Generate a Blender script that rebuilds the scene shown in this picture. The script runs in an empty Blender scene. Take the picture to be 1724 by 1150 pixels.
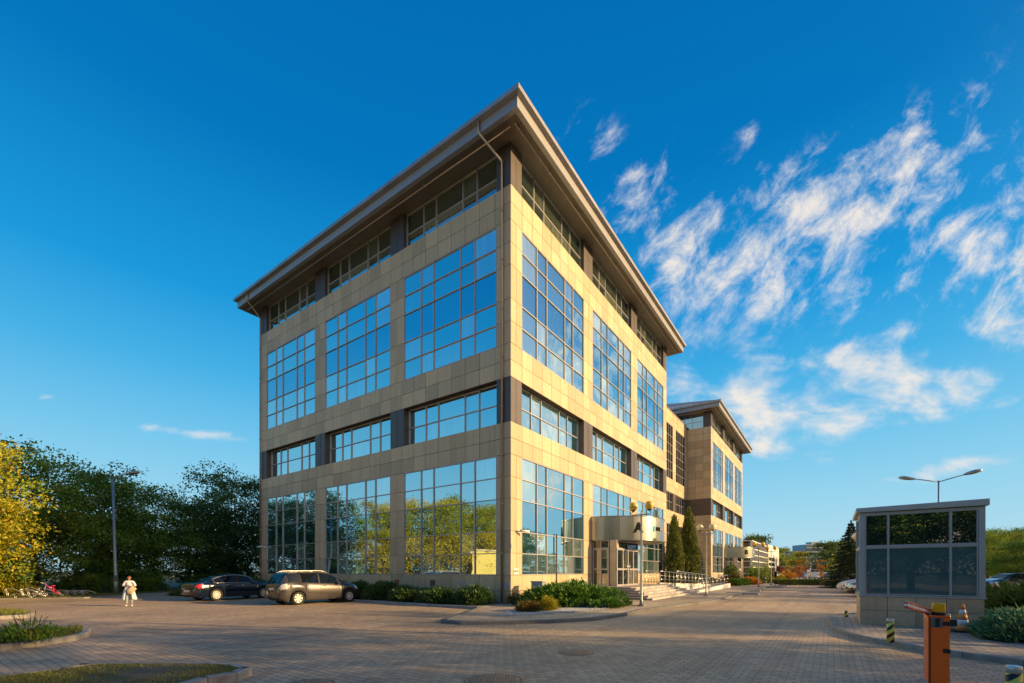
import bpy, bmesh, math, random
import numpy as np
from mathutils import Vector, Matrix, Euler
R = math.radians
random.seed(7); rng = np.random.default_rng(11)
scene = bpy.context.scene
col = scene.collection

# ------------------------------------------------------------------ camera numbers
EYE, FPX, CX, HY = 1.62, 760.0, 862.0, 962.0
def G(px, py, z=0.0):
    """ground point (at height z) seen at a photo pixel"""
    Y = (EYE - z) * FPX / (py - HY)
    return Vector(((px - CX) / FPX * Y, Y, z))
BA = R(-35.25)                       # heading of the office block
CORNER = Vector((-0.056, 21.5, 0))
def L2W(x, y, z=0.0):
    c, s = math.cos(BA), math.sin(BA)
    return Vector((CORNER.x + c*x - s*y, CORNER.y + s*x + c*y, z))
def W2L(p):
    c, s = math.cos(BA), math.sin(BA)
    dx, dy = p[0]-CORNER.x, p[1]-CORNER.y
    return Vector((c*dx + s*dy, -s*dx + c*dy, p[2] if len(p) > 2 else 0))

# ------------------------------------------------------------------ materials
MATS = {}
def new_mat(name):
    m = bpy.data.materials.new(name); m.use_nodes = True
    nt = m.node_tree; nt.nodes.clear()
    out = nt.nodes.new('ShaderNodeOutputMaterial')
    MATS[name] = m
    return m, nt, out
def N(nt, t, **kw):
    n = nt.nodes.new(t)
    for k, v in kw.items():
        if k.startswith('i_'):
            key = k[2:]
            key = int(key) if key.isdigit() else key.replace('_', ' ')
            n.inputs[key].default_value = v
        else: setattr(n, k, v)
    return n
def math_n(nt, op, a, b=None, clamp=False):
    n = nt.nodes.new('ShaderNodeMath'); n.operation = op; n.use_clamp = clamp
    for i, v in enumerate((a, b)):
        if v is None: continue
        if isinstance(v, (int, float)): n.inputs[i].default_value = v
        else: nt.links.new(v, n.inputs[i])
    return n.outputs[0]
def mixc(nt, fac, a, b, mode='MIX'):
    n = nt.nodes.new('ShaderNodeMix'); n.data_type = 'RGBA'; n.blend_type = mode
    for idx, v in ((0, fac), (6, a), (7, b)):
        if isinstance(v, (int, float)): n.inputs[idx].default_value = v
        elif isinstance(v, tuple): n.inputs[idx].default_value = v if len(v) == 4 else (*v, 1)
        else: nt.links.new(v, n.inputs[idx])
    return n.outputs[2]
def pm(name, c, rough=.6, metal=0.0, var=.12, scale=3.0, bump=0.0, spec=.5, island=0.0, coat=0.0, c2=None):
    m, nt, out = new_mat(name)
    b = N(nt, 'ShaderNodeBsdfPrincipled')
    b.inputs['Roughness'].default_value = rough
    b.inputs['Metallic'].default_value = metal
    b.inputs['Specular IOR Level'].default_value = spec
    b.inputs['Coat Weight'].default_value = coat
    tc = N(nt, 'ShaderNodeTexCoord')
    ns = N(nt, 'ShaderNodeTexNoise', i_Scale=scale, i_Detail=6.0, i_Roughness=.65)
    nt.links.new(tc.outputs['Object'], ns.inputs['Vector'])
    f = N(nt, 'ShaderNodeMapRange', i_1=.3, i_2=.7)
    nt.links.new(ns.outputs['Fac'], f.inputs[0])
    lo = tuple(x*(1-var) for x in c); hi = tuple(min(1, x*(1+var)) for x in c)
    if c2: hi = c2
    cc = mixc(nt, f.outputs[0], lo, hi)
    if island:
        g = N(nt, 'ShaderNodeNewGeometry')
        mr = N(nt, 'ShaderNodeMapRange', i_3=1-island, i_4=1+island)
        nt.links.new(g.outputs['Random Per Island'], mr.inputs[0])
        cc = mixc(nt, 1.0, cc, mr.outputs[0], 'MULTIPLY')
    nt.links.new(cc, b.inputs['Base Color'])
    if bump:
        bp = N(nt, 'ShaderNodeBump', i_Strength=bump, i_Distance=.02)
        nt.links.new(ns.outputs['Fac'], bp.inputs['Height'])
        nt.links.new(bp.outputs[0], b.inputs['Normal'])
    nt.links.new(b.outputs[0], out.inputs[0])
    return m
def leaf_mat(name, dark, light, alt, altp=.15, trans=.35):
    m, nt, out = new_mat(name)
    g = N(nt, 'ShaderNodeNewGeometry')
    at = N(nt, 'ShaderNodeAttribute', attribute_name='tone')
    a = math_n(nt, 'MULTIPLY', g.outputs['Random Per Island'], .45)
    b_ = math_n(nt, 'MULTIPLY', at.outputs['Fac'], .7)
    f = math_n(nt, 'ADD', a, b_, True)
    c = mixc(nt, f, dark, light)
    r2 = math_n(nt, 'FRACT', math_n(nt, 'MULTIPLY', g.outputs['Random Per Island'], 37.7))
    sel = math_n(nt, 'LESS_THAN', r2, altp)
    c = mixc(nt, sel, c, alt)
    d = N(nt, 'ShaderNodeBsdfDiffuse'); nt.links.new(c, d.inputs[0])
    t = N(nt, 'ShaderNodeBsdfTranslucent'); nt.links.new(c, t.inputs[0])
    gl = N(nt, 'ShaderNodeBsdfGlossy', i_Roughness=.45); gl.inputs[0].default_value = (.5, .5, .5, 1)
    mx = N(nt, 'ShaderNodeMixShader', i_0=trans)
    nt.links.new(d.outputs[0], mx.inputs[1]); nt.links.new(t.outputs[0], mx.inputs[2])
    m2 = N(nt, 'ShaderNodeMixShader', i_0=.05)
    nt.links.new(mx.outputs[0], m2.inputs[1]); nt.links.new(gl.outputs[0], m2.inputs[2])
    nt.links.new(m2.outputs[0], out.inputs[0])
    return m

# stone cladding: every slab its own tone, rain streaks under the joints
def stone_mat(name, c, warm):
    m, nt, out = new_mat(name)
    b = N(nt, 'ShaderNodeBsdfPrincipled', i_Roughness=.55)
    g = N(nt, 'ShaderNodeNewGeometry')
    tc = N(nt, 'ShaderNodeTexCoord')
    mr = N(nt, 'ShaderNodeMapRange', i_3=.80, i_4=1.1)
    nt.links.new(g.outputs['Random Per Island'], mr.inputs[0])
    mp = N(nt, 'ShaderNodeMapping'); mp.inputs['Scale'].default_value = (2.2, 2.2, .35)
    nt.links.new(tc.outputs['Object'], mp.inputs[0])
    ns = N(nt, 'ShaderNodeTexNoise', i_Scale=1.0, i_Detail=8.0, i_Roughness=.7)
    nt.links.new(mp.outputs[0], ns.inputs['Vector'])
    n2 = N(nt, 'ShaderNodeTexNoise', i_Scale=9.0, i_Detail=5.0)
    nt.links.new(tc.outputs['Object'], n2.inputs['Vector'])
    f = N(nt, 'ShaderNodeMapRange', i_1=.35, i_2=.7); nt.links.new(ns.outputs['Fac'], f.inputs[0])
    r2 = math_n(nt, 'FRACT', math_n(nt, 'MULTIPLY', g.outputs['Random Per Island'], 53.3))
    f2 = math_n(nt, 'MULTIPLY', math_n(nt, 'ADD', f.outputs[0], r2), .5, True)
    cc = mixc(nt, f2, c, warm)
    cc = mixc(nt, 1.0, cc, mr.outputs[0], 'MULTIPLY')
    mr2 = N(nt, 'ShaderNodeMapRange', i_1=.3, i_2=.7, i_3=.9, i_4=1.08); nt.links.new(n2.outputs['Fac'], mr2.inputs[0])
    cc = mixc(nt, 1.0, cc, mr2.outputs[0], 'MULTIPLY')
    mp3 = N(nt, 'ShaderNodeMapping'); mp3.inputs['Scale'].default_value = (4.5, 4.5, .22); nt.links.new(tc.outputs['Object'], mp3.inputs[0])
    n3 = N(nt, 'ShaderNodeTexNoise', i_Scale=1.0, i_Detail=9.0, i_Roughness=.75); nt.links.new(mp3.outputs[0], n3.inputs['Vector'])
    mr3 = N(nt, 'ShaderNodeMapRange', i_1=.48, i_2=.75, i_3=1.0, i_4=.72); nt.links.new(n3.outputs['Fac'], mr3.inputs[0])
    cc = mixc(nt, 1.0, cc, mr3.outputs[0], 'MULTIPLY')
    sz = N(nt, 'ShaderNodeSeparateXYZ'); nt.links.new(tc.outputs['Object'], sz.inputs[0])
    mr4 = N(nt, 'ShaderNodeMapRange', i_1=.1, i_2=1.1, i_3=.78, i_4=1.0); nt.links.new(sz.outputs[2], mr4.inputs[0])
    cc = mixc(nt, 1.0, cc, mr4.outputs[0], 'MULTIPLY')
    nt.links.new(cc, b.inputs['Base Color'])
    bp = N(nt, 'ShaderNodeBump', i_Strength=.25, i_Distance=.01)
    nt.links.new(n2.outputs['Fac'], bp.inputs['Height']); nt.links.new(bp.outputs[0], b.inputs['Normal'])
    nt.links.new(b.outputs[0], out.inputs[0])
    return m
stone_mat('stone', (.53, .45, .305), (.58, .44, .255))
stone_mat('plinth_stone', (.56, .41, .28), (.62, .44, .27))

def glass_mat(name, dark, lit, refl, tint, litp=.35, rough=.0):
    """coated facade glass: mirror-like coating over whatever can be made out behind it (blinds, lit ceilings)"""
    m, nt, out = new_mat(name)
    g = N(nt, 'ShaderNodeNewGeometry')
    uv = N(nt, 'ShaderNodeTexCoord')
    rnd = g.outputs['Random Per Island']
    sel = N(nt, 'ShaderNodeMapRange', i_1=1-litp, i_2=1.0); nt.links.new(rnd, sel.inputs[0])
    wv = N(nt, 'ShaderNodeTexNoise', i_Scale=1.0, i_Detail=3.0)
    mp = N(nt, 'ShaderNodeMapping'); mp.inputs['Scale'].default_value = (6, 6, .25)
    nt.links.new(uv.outputs['Object'], mp.inputs[0]); nt.links.new(mp.outputs[0], wv.inputs['Vector'])
    st = N(nt, 'ShaderNodeMapRange', i_1=.35, i_2=.65); nt.links.new(wv.outputs['Fac'], st.inputs[0])
    f = math_n(nt, 'MULTIPLY', sel.outputs[0], math_n(nt, 'ADD', math_n(nt, 'MULTIPLY', st.outputs[0], .5), .5), True)
    c = mixc(nt, f, dark, lit)
    d = N(nt, 'ShaderNodeBsdfDiffuse'); nt.links.new(c, d.inputs[0])
    gl = N(nt, 'ShaderNodeBsdfGlossy', i_Roughness=rough); gl.inputs[0].default_value = (*tint, 1)
    lw = N(nt, 'ShaderNodeLayerWeight', i_Blend=.25)
    fr = math_n(nt, 'ADD', math_n(nt, 'MULTIPLY', lw.outputs['Fresnel'], .9 if refl > .3 else (.35 if refl > .08 else .5)), refl, True)
    # gentle waviness of the panes
    nb = N(nt, 'ShaderNodeTexNoise', i_Scale=.9, i_Detail=1.0); nt.links.new(uv.outputs['Object'], nb.inputs['Vector'])
    bp = N(nt, 'ShaderNodeBump', i_Strength=.035, i_Distance=.1); nt.links.new(nb.outputs['Fac'], bp.inputs['Height'])
    nt.links.new(bp.outputs[0], gl.inputs['Normal'])
    mx = N(nt, 'ShaderNodeMixShader'); nt.links.new(fr, mx.inputs[0])
    nt.links.new(d.outputs[0], mx.inputs[1]); nt.links.new(gl.outputs[0], mx.inputs[2])
    nt.links.new(mx.outputs[0], out.inputs[0])
    return m
glass_mat('facade_glass', (.02, .085, .11), (.52, .68, .68), .67, (.80, .97, 1.0), .5)
glass_mat('spandrel_glass', (.004, .03, .06), (.01, .06, .10), .62, (.55, .86, 1.0), .2)
glass_mat('top_glass', (.03, .05, .045), (.26, .30, .22), .5, (.8, .97, 1.0), .45)
glass_mat('booth_glass', (.012, .022, .022), (.03, .05, .05), .30, (.8, .9, .95), .3)
glass_mat('booth_blind_glass', (.045, .10, .11), (.09, .17, .17), .05, (.8, .9, .95), .7)
glass_mat('dark_glass', (.01, .012, .014), (.05, .055, .05), .12, (.8, .9, 1), .4)
glass_mat('car_glass', (.006, .008, .01), (.01, .012, .014), .05, (.85, .95, 1), .4)
glass_mat('door_glass', (.02, .022, .018), (.2, .19, .14), .25, (.9, .95, 1), .4)

pm('dark_cladding', (.10, .086, .084), .45, .35, .1, 1.5, island=.08)
pm('core', (.05, .04, .03), .9)
pm('frame_metal', (.46, .43, .43), .4, .3, .06)
pm('soffit', (.155, .13, .105), .55, 0, .12, 1.2, island=.07)
pm('fascia', (.33, .33, .345), .4, .35, .06, 1.0, island=.05)
pm('gutter', (.36, .35, .35), .4, .5, .1, 2.0, island=.12)
pm('roofing', (.17, .19, .21), .4, .5, .1, 1.0)
pm('pipe_metal', (.48, .38, .31), .35, .6, .08)
pm('canopy_metal', (.40, .40, .36), .27, .9, .06, .6, island=.05)
pm('canopy_under', (.3, .27, .22), .6)
pm('granite', (.30, .26, .25), .6, 0, .25, 40)
pm('granite_light', (.44, .42, .40), .6, 0, .2, 30, island=.22)
pm('steel', (.55, .53, .5), .28, .9, .05)
pm('galvanised', (.34, .36, .37), .45, .7, .15, 6)
pm('letter_black', (.012, .010, .008), .85, spec=.1)
pm('letter_grey', (.32, .34, .32), .4)
pm('letter_blue', (.03, .33, .5), .4)
pm('white_paint', (.78, .78, .76), .45, 0, .05)
pm('sign_white', (.7, .7, .68), .5, 0, .05)
pm('sign_grey', (.3, .36, .4), .5, 0, .1)
pm('globe_amber', (.9, .52, .06), .22, 0, .08, 4, spec=.6)
pm('globe_pale', (.75, .62, .36), .25, 0, .06, 4, spec=.6)
pm('concrete', (.30, .28, .25), .85, 0, .22, 6, bump=.3, island=.12)
pm('kerb_stone', (.27, .255, .235), .85, 0, .25, 5, bump=.4, island=.16)
pm('kerb_dark', (.15, .15, .145), .8, 0, .25, 5, bump=.4, island=.16)
pm('soil', (.10, .085, .05), .95, 0, .35, 4, bump=.5)
pm('gravel', (.48, .47, .44), .9, 0, .5, 45, bump=.8)
pm('orange_paint', (.95, .14, .012), .38, 0, .08, 2.5, coat=.2)
pm('red_paint', (.6, .07, .05), .4, 0, .1)
pm('black_plastic', (.018, .018, .018), .5)
pm('grey_plastic', (.12, .14, .16), .45)
pm('rubber', (.022, .022, .022), .8, 0, .2, 20)
pm('cone_orange', (.75, .26, .06), .55, 0, .15, 12)
pm('amber_lens', (.98, .43, .006), .25, 0, .08, 20)
pm('yellow_paint', (.72, .58, .06), .5, 0, .15, 12)
pm('cast_iron', (.26, .2, .15), .6, .5, .3, 10)
pm('alu_frame', (.40, .43, .47), .4, .4, .06)
pm('alu_roof', (.45, .48, .5), .4, .4, .08)
pm('plaster_white', (.7, .69, .65), .8, 0, .05, .5)
pm('plaster_yellow', (.62, .56, .2), .8, 0, .08, .5)
pm('brick_red', (.36, .105, .05), .8, 0, .15, 1.2)
pm('far_wall', (.42, .46, .48), .8, 0, .06, .05)
pm('far_window', (.05, .10, .14), .3, 0, .3, .2)
pm('green_metal', (.02, .07, .04), .5, .2)
pm('bark', (.10, .075, .05), .9, 0, .3, 6, bump=.6)
pm('manhole', (.36, .27, .19), .55, .5, .35, 14, bump=.4)
pm('bike_pink', (.6, .04, .12), .35)
pm('silver_paint', (.6, .6, .58), .3, .5)
# cars
pm('paint_bronze', (.065, .060, .062), .26, .35, .04, 2, coat=1.0)
pm('paint_black', (.006, .012, .03), .14, .0, .04, 2, coat=1.0)
pm('paint_white', (.72, .73, .74), .3, 0, .03, 2, coat=1.0)
pm('paint_dark', (.02, .025, .035), .25, .2, .04, 2, coat=1.0)
pm('paint_orange', (.6, .12, .03), .35, 0, .05, 2, coat=.6)
pm('chrome', (.8, .8, .8), .2, .6, .02)
pm('rim_silver', (.7, .7, .7), .3, .35, .03)
pm('tail_red', (.45, .012, .015), .12, 0, .05, spec=.8)
pm('tail_clear', (.55, .5, .5), .12, .3, .1, 8, spec=.8)
pm('lamp_clear', (.6, .62, .63), .1, .4, .1, 8)
pm('plate', (.62, .62, .6), .4)
# people
pm('skin', (.40, .20, .12), .5, 0, .06, 10)
pm('hair_brown', (.13, .055, .025), .6, 0, .25, 30)
pm('cloth_white', (.56, .63, .76), .8, 0, .08, 9, bump=.3)
pm('denim_light', (.27, .34, .37), .85, 0, .15, 14, bump=.2)
pm('cloth_cream', (.42, .37, .26), .85, 0, .25, 14, bump=.4)
pm('cloth_blue', (.03, .09, .36), .8, 0, .1)
pm('cloth_brown', (.14, .06, .03), .8, 0, .1)
pm('cloth_dark', (.03, .03, .04), .8, 0, .1)
# foliage
leaf_mat('leaf_yellow', (.16, .18, .012), (.56, .56, .03), (.62, .40, .02), .16, .4)
leaf_mat('leaf_green', (.045, .10, .016), (.22, .38, .045), (.28, .30, .04), .14)
leaf_mat('leaf_dark', (.03, .06, .018), (.14, .22, .045), (.18, .2, .04), .1)
leaf_mat('leaf_lime', (.08, .14, .016), (.30, .40, .05), (.42, .38, .03), .1)
leaf_mat('leaf_juniper', (.03, .08, .012), (.13, .28, .03), (.2, .3, .03), .1, .15)
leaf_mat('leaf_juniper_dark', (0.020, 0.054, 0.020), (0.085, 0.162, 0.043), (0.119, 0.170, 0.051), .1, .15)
leaf_mat('leaf_juniper_blue', (0.042, 0.098, 0.056), (0.182, 0.336, 0.154), (0.280, 0.420, 0.168), .15, .15)
leaf_mat('leaf_cypress', (0.045, 0.075, 0.015), (0.195, 0.240, 0.042), (0.300, 0.240, 0.060), .12, .15)
leaf_mat('leaf_spruce', (0.013, 0.032, 0.019), (0.048, 0.080, 0.040), (0.096, 0.096, 0.032), .06, .1)
leaf_mat('leaf_spruce_blue', (0.030, 0.060, 0.068), (0.105, 0.165, 0.180), (0.150, 0.210, 0.210), .1, .1)
leaf_mat('leaf_orange', (0.220, 0.070, 0.010), (0.600, 0.220, 0.020), (0.550, 0.380, 0.030), .25, .35)
leaf_mat('leaf_gold', (0.180, 0.150, 0.010), (0.550, 0.460, 0.030), (0.300, 0.350, 0.030), .2, .35)
leaf_mat('leaf_russet', (0.070, 0.040, 0.010), (0.220, 0.120, 0.020), (0.120, 0.140, 0.020), .3, .25)
leaf_mat('grass_blade', (0.045, 0.075, 0.015), (0.210, 0.255, 0.045), (0.330, 0.270, 0.075), .2, .3)
M = MATS

def striped(name, c1, c2, scale, ang, thr=.5, axis='X'):
    m, nt, out = new_mat(name)
    b = N(nt, 'ShaderNodeBsdfPrincipled', i_Roughness=.5)
    tc = N(nt, 'ShaderNodeTexCoord'); mp = N(nt, 'ShaderNodeMapping'); mp.inputs['Rotation'].default_value = ang
    w = N(nt, 'ShaderNodeTexWave', i_Scale=scale, i_Distortion=.3); w.bands_direction = axis
    nt.links.new(tc.outputs['Object'], mp.inputs[0]); nt.links.new(mp.outputs[0], w.inputs[0])
    f = math_n(nt, 'GREATER_THAN', w.outputs['Fac'], thr)
    nt.links.new(mixc(nt, f, c1, c2), b.inputs['Base Color']); nt.links.new(b.outputs[0], out.inputs[0])
    return m
striped('bollard_stripes', (.02, .02, .015), (.72, .6, .08), 2.6, (0, R(42), 0), .45, 'Z')

def paver_mat(name, base, dark, bw, rh, rot=0.0):
    m, nt, out = new_mat(name)
    b = N(nt, 'ShaderNodeBsdfPrincipled', i_Roughness=.72)
    tc = N(nt, 'ShaderNodeTexCoord'); mp = N(nt, 'ShaderNodeMapping'); mp.inputs['Rotation'].default_value = (0, 0, rot)
    nt.links.new(tc.outputs['Object'], mp.inputs[0])
    # zigzag edge of interlocking blocks
    sx = N(nt, 'ShaderNodeSeparateXYZ'); nt.links.new(mp.outputs[0], sx.inputs[0])
    tri = math_n(nt, 'MULTIPLY', math_n(nt, 'PINGPONG', math_n(nt, 'ADD', sx.outputs[0], 500.0), bw/4), .55)
    y2 = math_n(nt, 'ADD', sx.outputs[1], tri)
    cb = N(nt, 'ShaderNodeCombineXYZ'); nt.links.new(sx.outputs[0], cb.inputs[0]); nt.links.new(y2, cb.inputs[1])
    br = N(nt, 'ShaderNodeTexBrick', i_Scale=1.0, i_Mortar_Size=.007, i_Mortar_Smooth=.4, i_Bias=0.0, i_Brick_Width=bw, i_Row_Height=rh)
    br.inputs['Color1'].default_value = (*base, 1); br.inputs['Color2'].default_value = (*[x*.74 for x in base], 1)
    br.inputs['Mortar'].default_value = (*dark, 1)
    nt.links.new(cb.outputs[0], br.inputs['Vector'])
    n1 = N(nt, 'ShaderNodeTexNoise', i_Scale=.22, i_Detail=7.0, i_Roughness=.6); nt.links.new(tc.outputs['Object'], n1.inputs['Vector'])
    n2 = N(nt, 'ShaderNodeTexNoise', i_Scale=60.0, i_Detail=3.0); nt.links.new(tc.outputs['Object'], n2.inputs['Vector'])
    r1 = N(nt, 'ShaderNodeMapRange', i_1=.3, i_2=.7, i_3=.72, i_4=1.22); nt.links.new(n1.outputs['Fac'], r1.inputs[0])
    r2 = N(nt, 'ShaderNodeMapRange', i_1=.3, i_2=.7, i_3=.85, i_4=1.15); nt.links.new(n2.outputs['Fac'], r2.inputs[0])
    c = mixc(nt, 1.0, br.outputs['Color'], r1.outputs[0], 'MULTIPLY')
    c = mixc(nt, 1.0, c, r2.outputs[0], 'MULTIPLY')
    n3 = N(nt, 'ShaderNodeTexNoise', i_Scale=1.1, i_Detail=8.0, i_Roughness=.7, i_Distortion=.6); nt.links.new(tc.outputs['Object'], n3.inputs['Vector'])
    st = N(nt, 'ShaderNodeMapRange', i_1=.60, i_2=.74, i_3=0.0, i_4=.5); nt.links.new(n3.outputs['Fac'], st.inputs[0])
    c = mixc(nt, st.outputs[0], c, (.11, .09, .075))
    mp5 = N(nt, 'ShaderNodeMapping'); mp5.inputs['Scale'].default_value = (1.6, .07, 1); mp5.inputs['Rotation'].default_value = (0, 0, .06); nt.links.new(tc.outputs['Object'], mp5.inputs[0])
    n5 = N(nt, 'ShaderNodeTexNoise', i_Scale=1.0, i_Detail=5.0, i_Roughness=.6); nt.links.new(mp5.outputs[0], n5.inputs['Vector'])
    s5 = N(nt, 'ShaderNodeMapRange', i_1=.50, i_2=.68, i_3=1.0, i_4=.74); nt.links.new(n5.outputs['Fac'], s5.inputs[0])
    c = mixc(nt, 1.0, c, s5.outputs[0], 'MULTIPLY')
    n4 = N(nt, 'ShaderNodeTexNoise', i_Scale=.5, i_Detail=9.0, i_Roughness=.72); nt.links.new(mp.outputs[0], n4.inputs['Vector'])
    s4 = N(nt, 'ShaderNodeMapRange', i_1=.56, i_2=.75, i_3=0.0, i_4=.45); nt.links.new(n4.outputs['Fac'], s4.inputs[0])
    c = mixc(nt, s4.outputs[0], c, (.56, .47, .36))
    nt.links.new(c, b.inputs['Base Color'])
    h = math_n(nt, 'SUBTRACT', 1.0, br.outputs['Fac'])
    bp = N(nt, 'ShaderNodeBump', i_Strength=.9, i_Distance=.012); nt.links.new(h, bp.inputs['Height'])
    nt.links.new(bp.outputs[0], b.inputs['Normal'])
    nt.links.new(b.outputs[0], out.inputs[0])
    return m
paver_mat('pavers', (.52, .38, .24), (.12, .10, .075), .2, .135)
paver_mat('pavers_walk', (.50, .40, .29), (.12, .10, .075), .2, .13, R(90))
paver_mat('pavers_booth', (.43, .365, .29), (.09, .075, .055), .3, .16, R(90))

# ------------------------------------------------------------------ object helpers
def link(o, parent=None):
    col.objects.link(o)
    if parent is not None: o.parent = parent
    return o
def thing(name, label, cat, loc=(0, 0, 0), rz=0.0, group=None):
    o = link(bpy.data.objects.new(name, None)); o.empty_display_size = .3
    o.location = loc; o.rotation_euler = (0, 0, rz)
    o['label'] = label; o['category'] = cat
    if group: o['group'] = group
    return o
def tag(o, label=None, cat=None, group=None, kind=None):
    if label: o['label'] = label
    if cat: o['category'] = cat
    if group: o['group'] = group
    if kind: o['kind'] = kind
    return o
def kids(o): return [c for c in bpy.data.objects if c.parent == o]
def dup(root, loc, rz=None, label=None, group=None, scale=None):
    def cp(o, par):
        c = o.copy(); col.objects.link(c); c.parent = par
        for k in kids(o): cp(k, c)
        return c
    r = cp(root, None); r.location = loc
    if rz is not None: r.rotation_euler = (0, 0, rz)
    if label: r['label'] = label
    if group: r['group'] = group
    if scale: r.scale = (scale,)*3 if isinstance(scale, (int, float)) else scale
    return r

class MB:
    def __init__(s): s.v = []; s.f = []; s.m = []; s.sm = []
    def add(s, vs, fs, mi=0, smooth=False):
        n = len(s.v); s.v += [tuple(p) for p in vs]
        for f in fs: s.f.append([i+n for i in f]); s.m.append(mi); s.sm.append(smooth)
        return s
    def box(s, x0, x1, y0, y1, z0, z1, mi=0):
        vs = [(x, y, z) for z in (z0, z1) for y in (y0, y1) for x in (x0, x1)]
        return s.add(vs, [(0, 2, 3, 1), (4, 5, 7, 6), (0, 1, 5, 4), (2, 6, 7, 3), (0, 4, 6, 2), (1, 3, 7, 5)], mi)
    def obox(s, c, sx, sy, sz, rot=(0, 0, 0), mi=0):
        m = Euler(rot).to_matrix(); c = Vector(c)
        vs = [c + m @ Vector((x*sx/2, y*sy/2, z*sz/2)) for z in (-1, 1) for y in (-1, 1) for x in (-1, 1)]
        return s.add(vs, [(0, 2, 3, 1), (4, 5, 7, 6), (0, 1, 5, 4), (2, 6, 7, 3), (0, 4, 6, 2), (1, 3, 7, 5)], mi)
    def tube(s, pts, r, n=8, mi=0, cap=True):
        pts = [Vector(p) for p in pts]; k = len(pts)
        rs = r if isinstance(r, (list, tuple)) else [r]*k
        vs = []; up = None
        for i, p in enumerate(pts):
            if i == 0: d = pts[1]-p
            elif i == k-1: d = p-pts[i-1]
            else: d = (pts[i+1]-p).normalized() + (p-pts[i-1]).normalized()
            d.normalize()
            if up is None:
                a = Vector((0, 0, 1)) if abs(d.z) < .9 else Vector((1, 0, 0))
                up = (a - d*a.dot(d)).normalized()
            else:
                up = (up - d*up.dot(d)).normalized()
            sd = d.cross(up)
            for j in range(n):
                t = 2*math.pi*j/n
                vs.append(p + (up*math.cos(t) + sd*math.sin(t))*rs[i])
        fs = [(i*n+j, i*n+(j+1) % n, (i+1)*n+(j+1) % n, (i+1)*n+j) for i in range(k-1) for j in range(n)]
        if cap: fs += [tuple(range(n-1, -1, -1)), tuple((k-1)*n+j for j in range(n))]
        return s.add(vs, fs, mi, True)
    def lathe(s, prof, n=24, c=(0, 0, 0), axis='Z', mi=0, smooth=True, cap=True):
        vs = []
        for r, z in prof:
            for j in range(n):
                t = 2*math.pi*j/n
                a, b = r*math.cos(t), r*math.sin(t)
                p = {'Z': (a, b, z), 'Y': (a, z, b), 'X': (z, a, b)}[axis]
                vs.append((p[0]+c[0], p[1]+c[1], p[2]+c[2]))
        k = len(prof)
        fs = [(i*n+j, i*n+(j+1) % n, (i+1)*n+(j+1) % n, (i+1)*n+j) for i in range(k-1) for j in range(n)]
        if cap and prof[0][0] > 1e-4: fs.append(tuple(range(n-1, -1, -1)))
        if cap and prof[-1][0] > 1e-4: fs.append(tuple((k-1)*n+j for j in range(n)))
        return s.add(vs, fs, mi, smooth)
    def sphere(s, c, r, n=16, mi=0, sc=(1, 1, 1)):
        prof = [(max(1e-5, math.sin(math.pi*i/(n//2))), -math.cos(math.pi*i/(n//2))) for i in range(n//2+1)]
        vs = []; 
        for rr, z in prof:
            for j in range(n):
                t = 2*math.pi*j/n
                vs.append((c[0]+r*sc[0]*rr*math.cos(t), c[1]+r*sc[1]*rr*math.sin(t), c[2]+r*sc[2]*z))
        k = len(prof)
        fs = [(i*n+j, i*n+(j+1) % n, (i+1)*n+(j+1) % n, (i+1)*n+j) for i in range(k-1) for j in range(n)]
        return s.add(vs, fs, mi, True)
    def prism(s, poly, z0, z1, mi=0, mtop=None):
        n = len(poly)
        vs = [(p[0], p[1], z0) for p in poly] + [(p[0], p[1], z1) for p in poly]
        s.add(vs, [(i, (i+1) % n, n+(i+1) % n, n+i) for i in range(n)] + [tuple(range(n-1, -1, -1))], mi)
        nn = len(s.v) - n
        s.f.append([nn+i for i in range(n)]); s.m.append(mi if mtop is None else mtop); s.sm.append(False)
        return s
    def build(s, name, mats, parent=None, bevel=0, fix=False):
        me = bpy.data.meshes.new(name); me.from_pydata(s.v, [], s.f)
        for m in (mats if isinstance(mats, (list, tuple)) else [mats]): me.materials.append(MATS[m])
        me.polygons.foreach_set('material_index', s.m); me.polygons.foreach_set('use_smooth', s.sm)
        if fix:
            bm = bmesh.new(); bm.from_mesh(me); bmesh.ops.recalc_face_normals(bm, faces=bm.faces); bm.to_mesh(me); bm.free()
        me.update()
        o = link(bpy.data.objects.new(name, me), parent)
        if bevel:
            b = o.modifiers.new('bevel', 'BEVEL'); b.width = bevel; b.segments = 2; b.limit_method = 'ANGLE'
        return o

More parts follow.
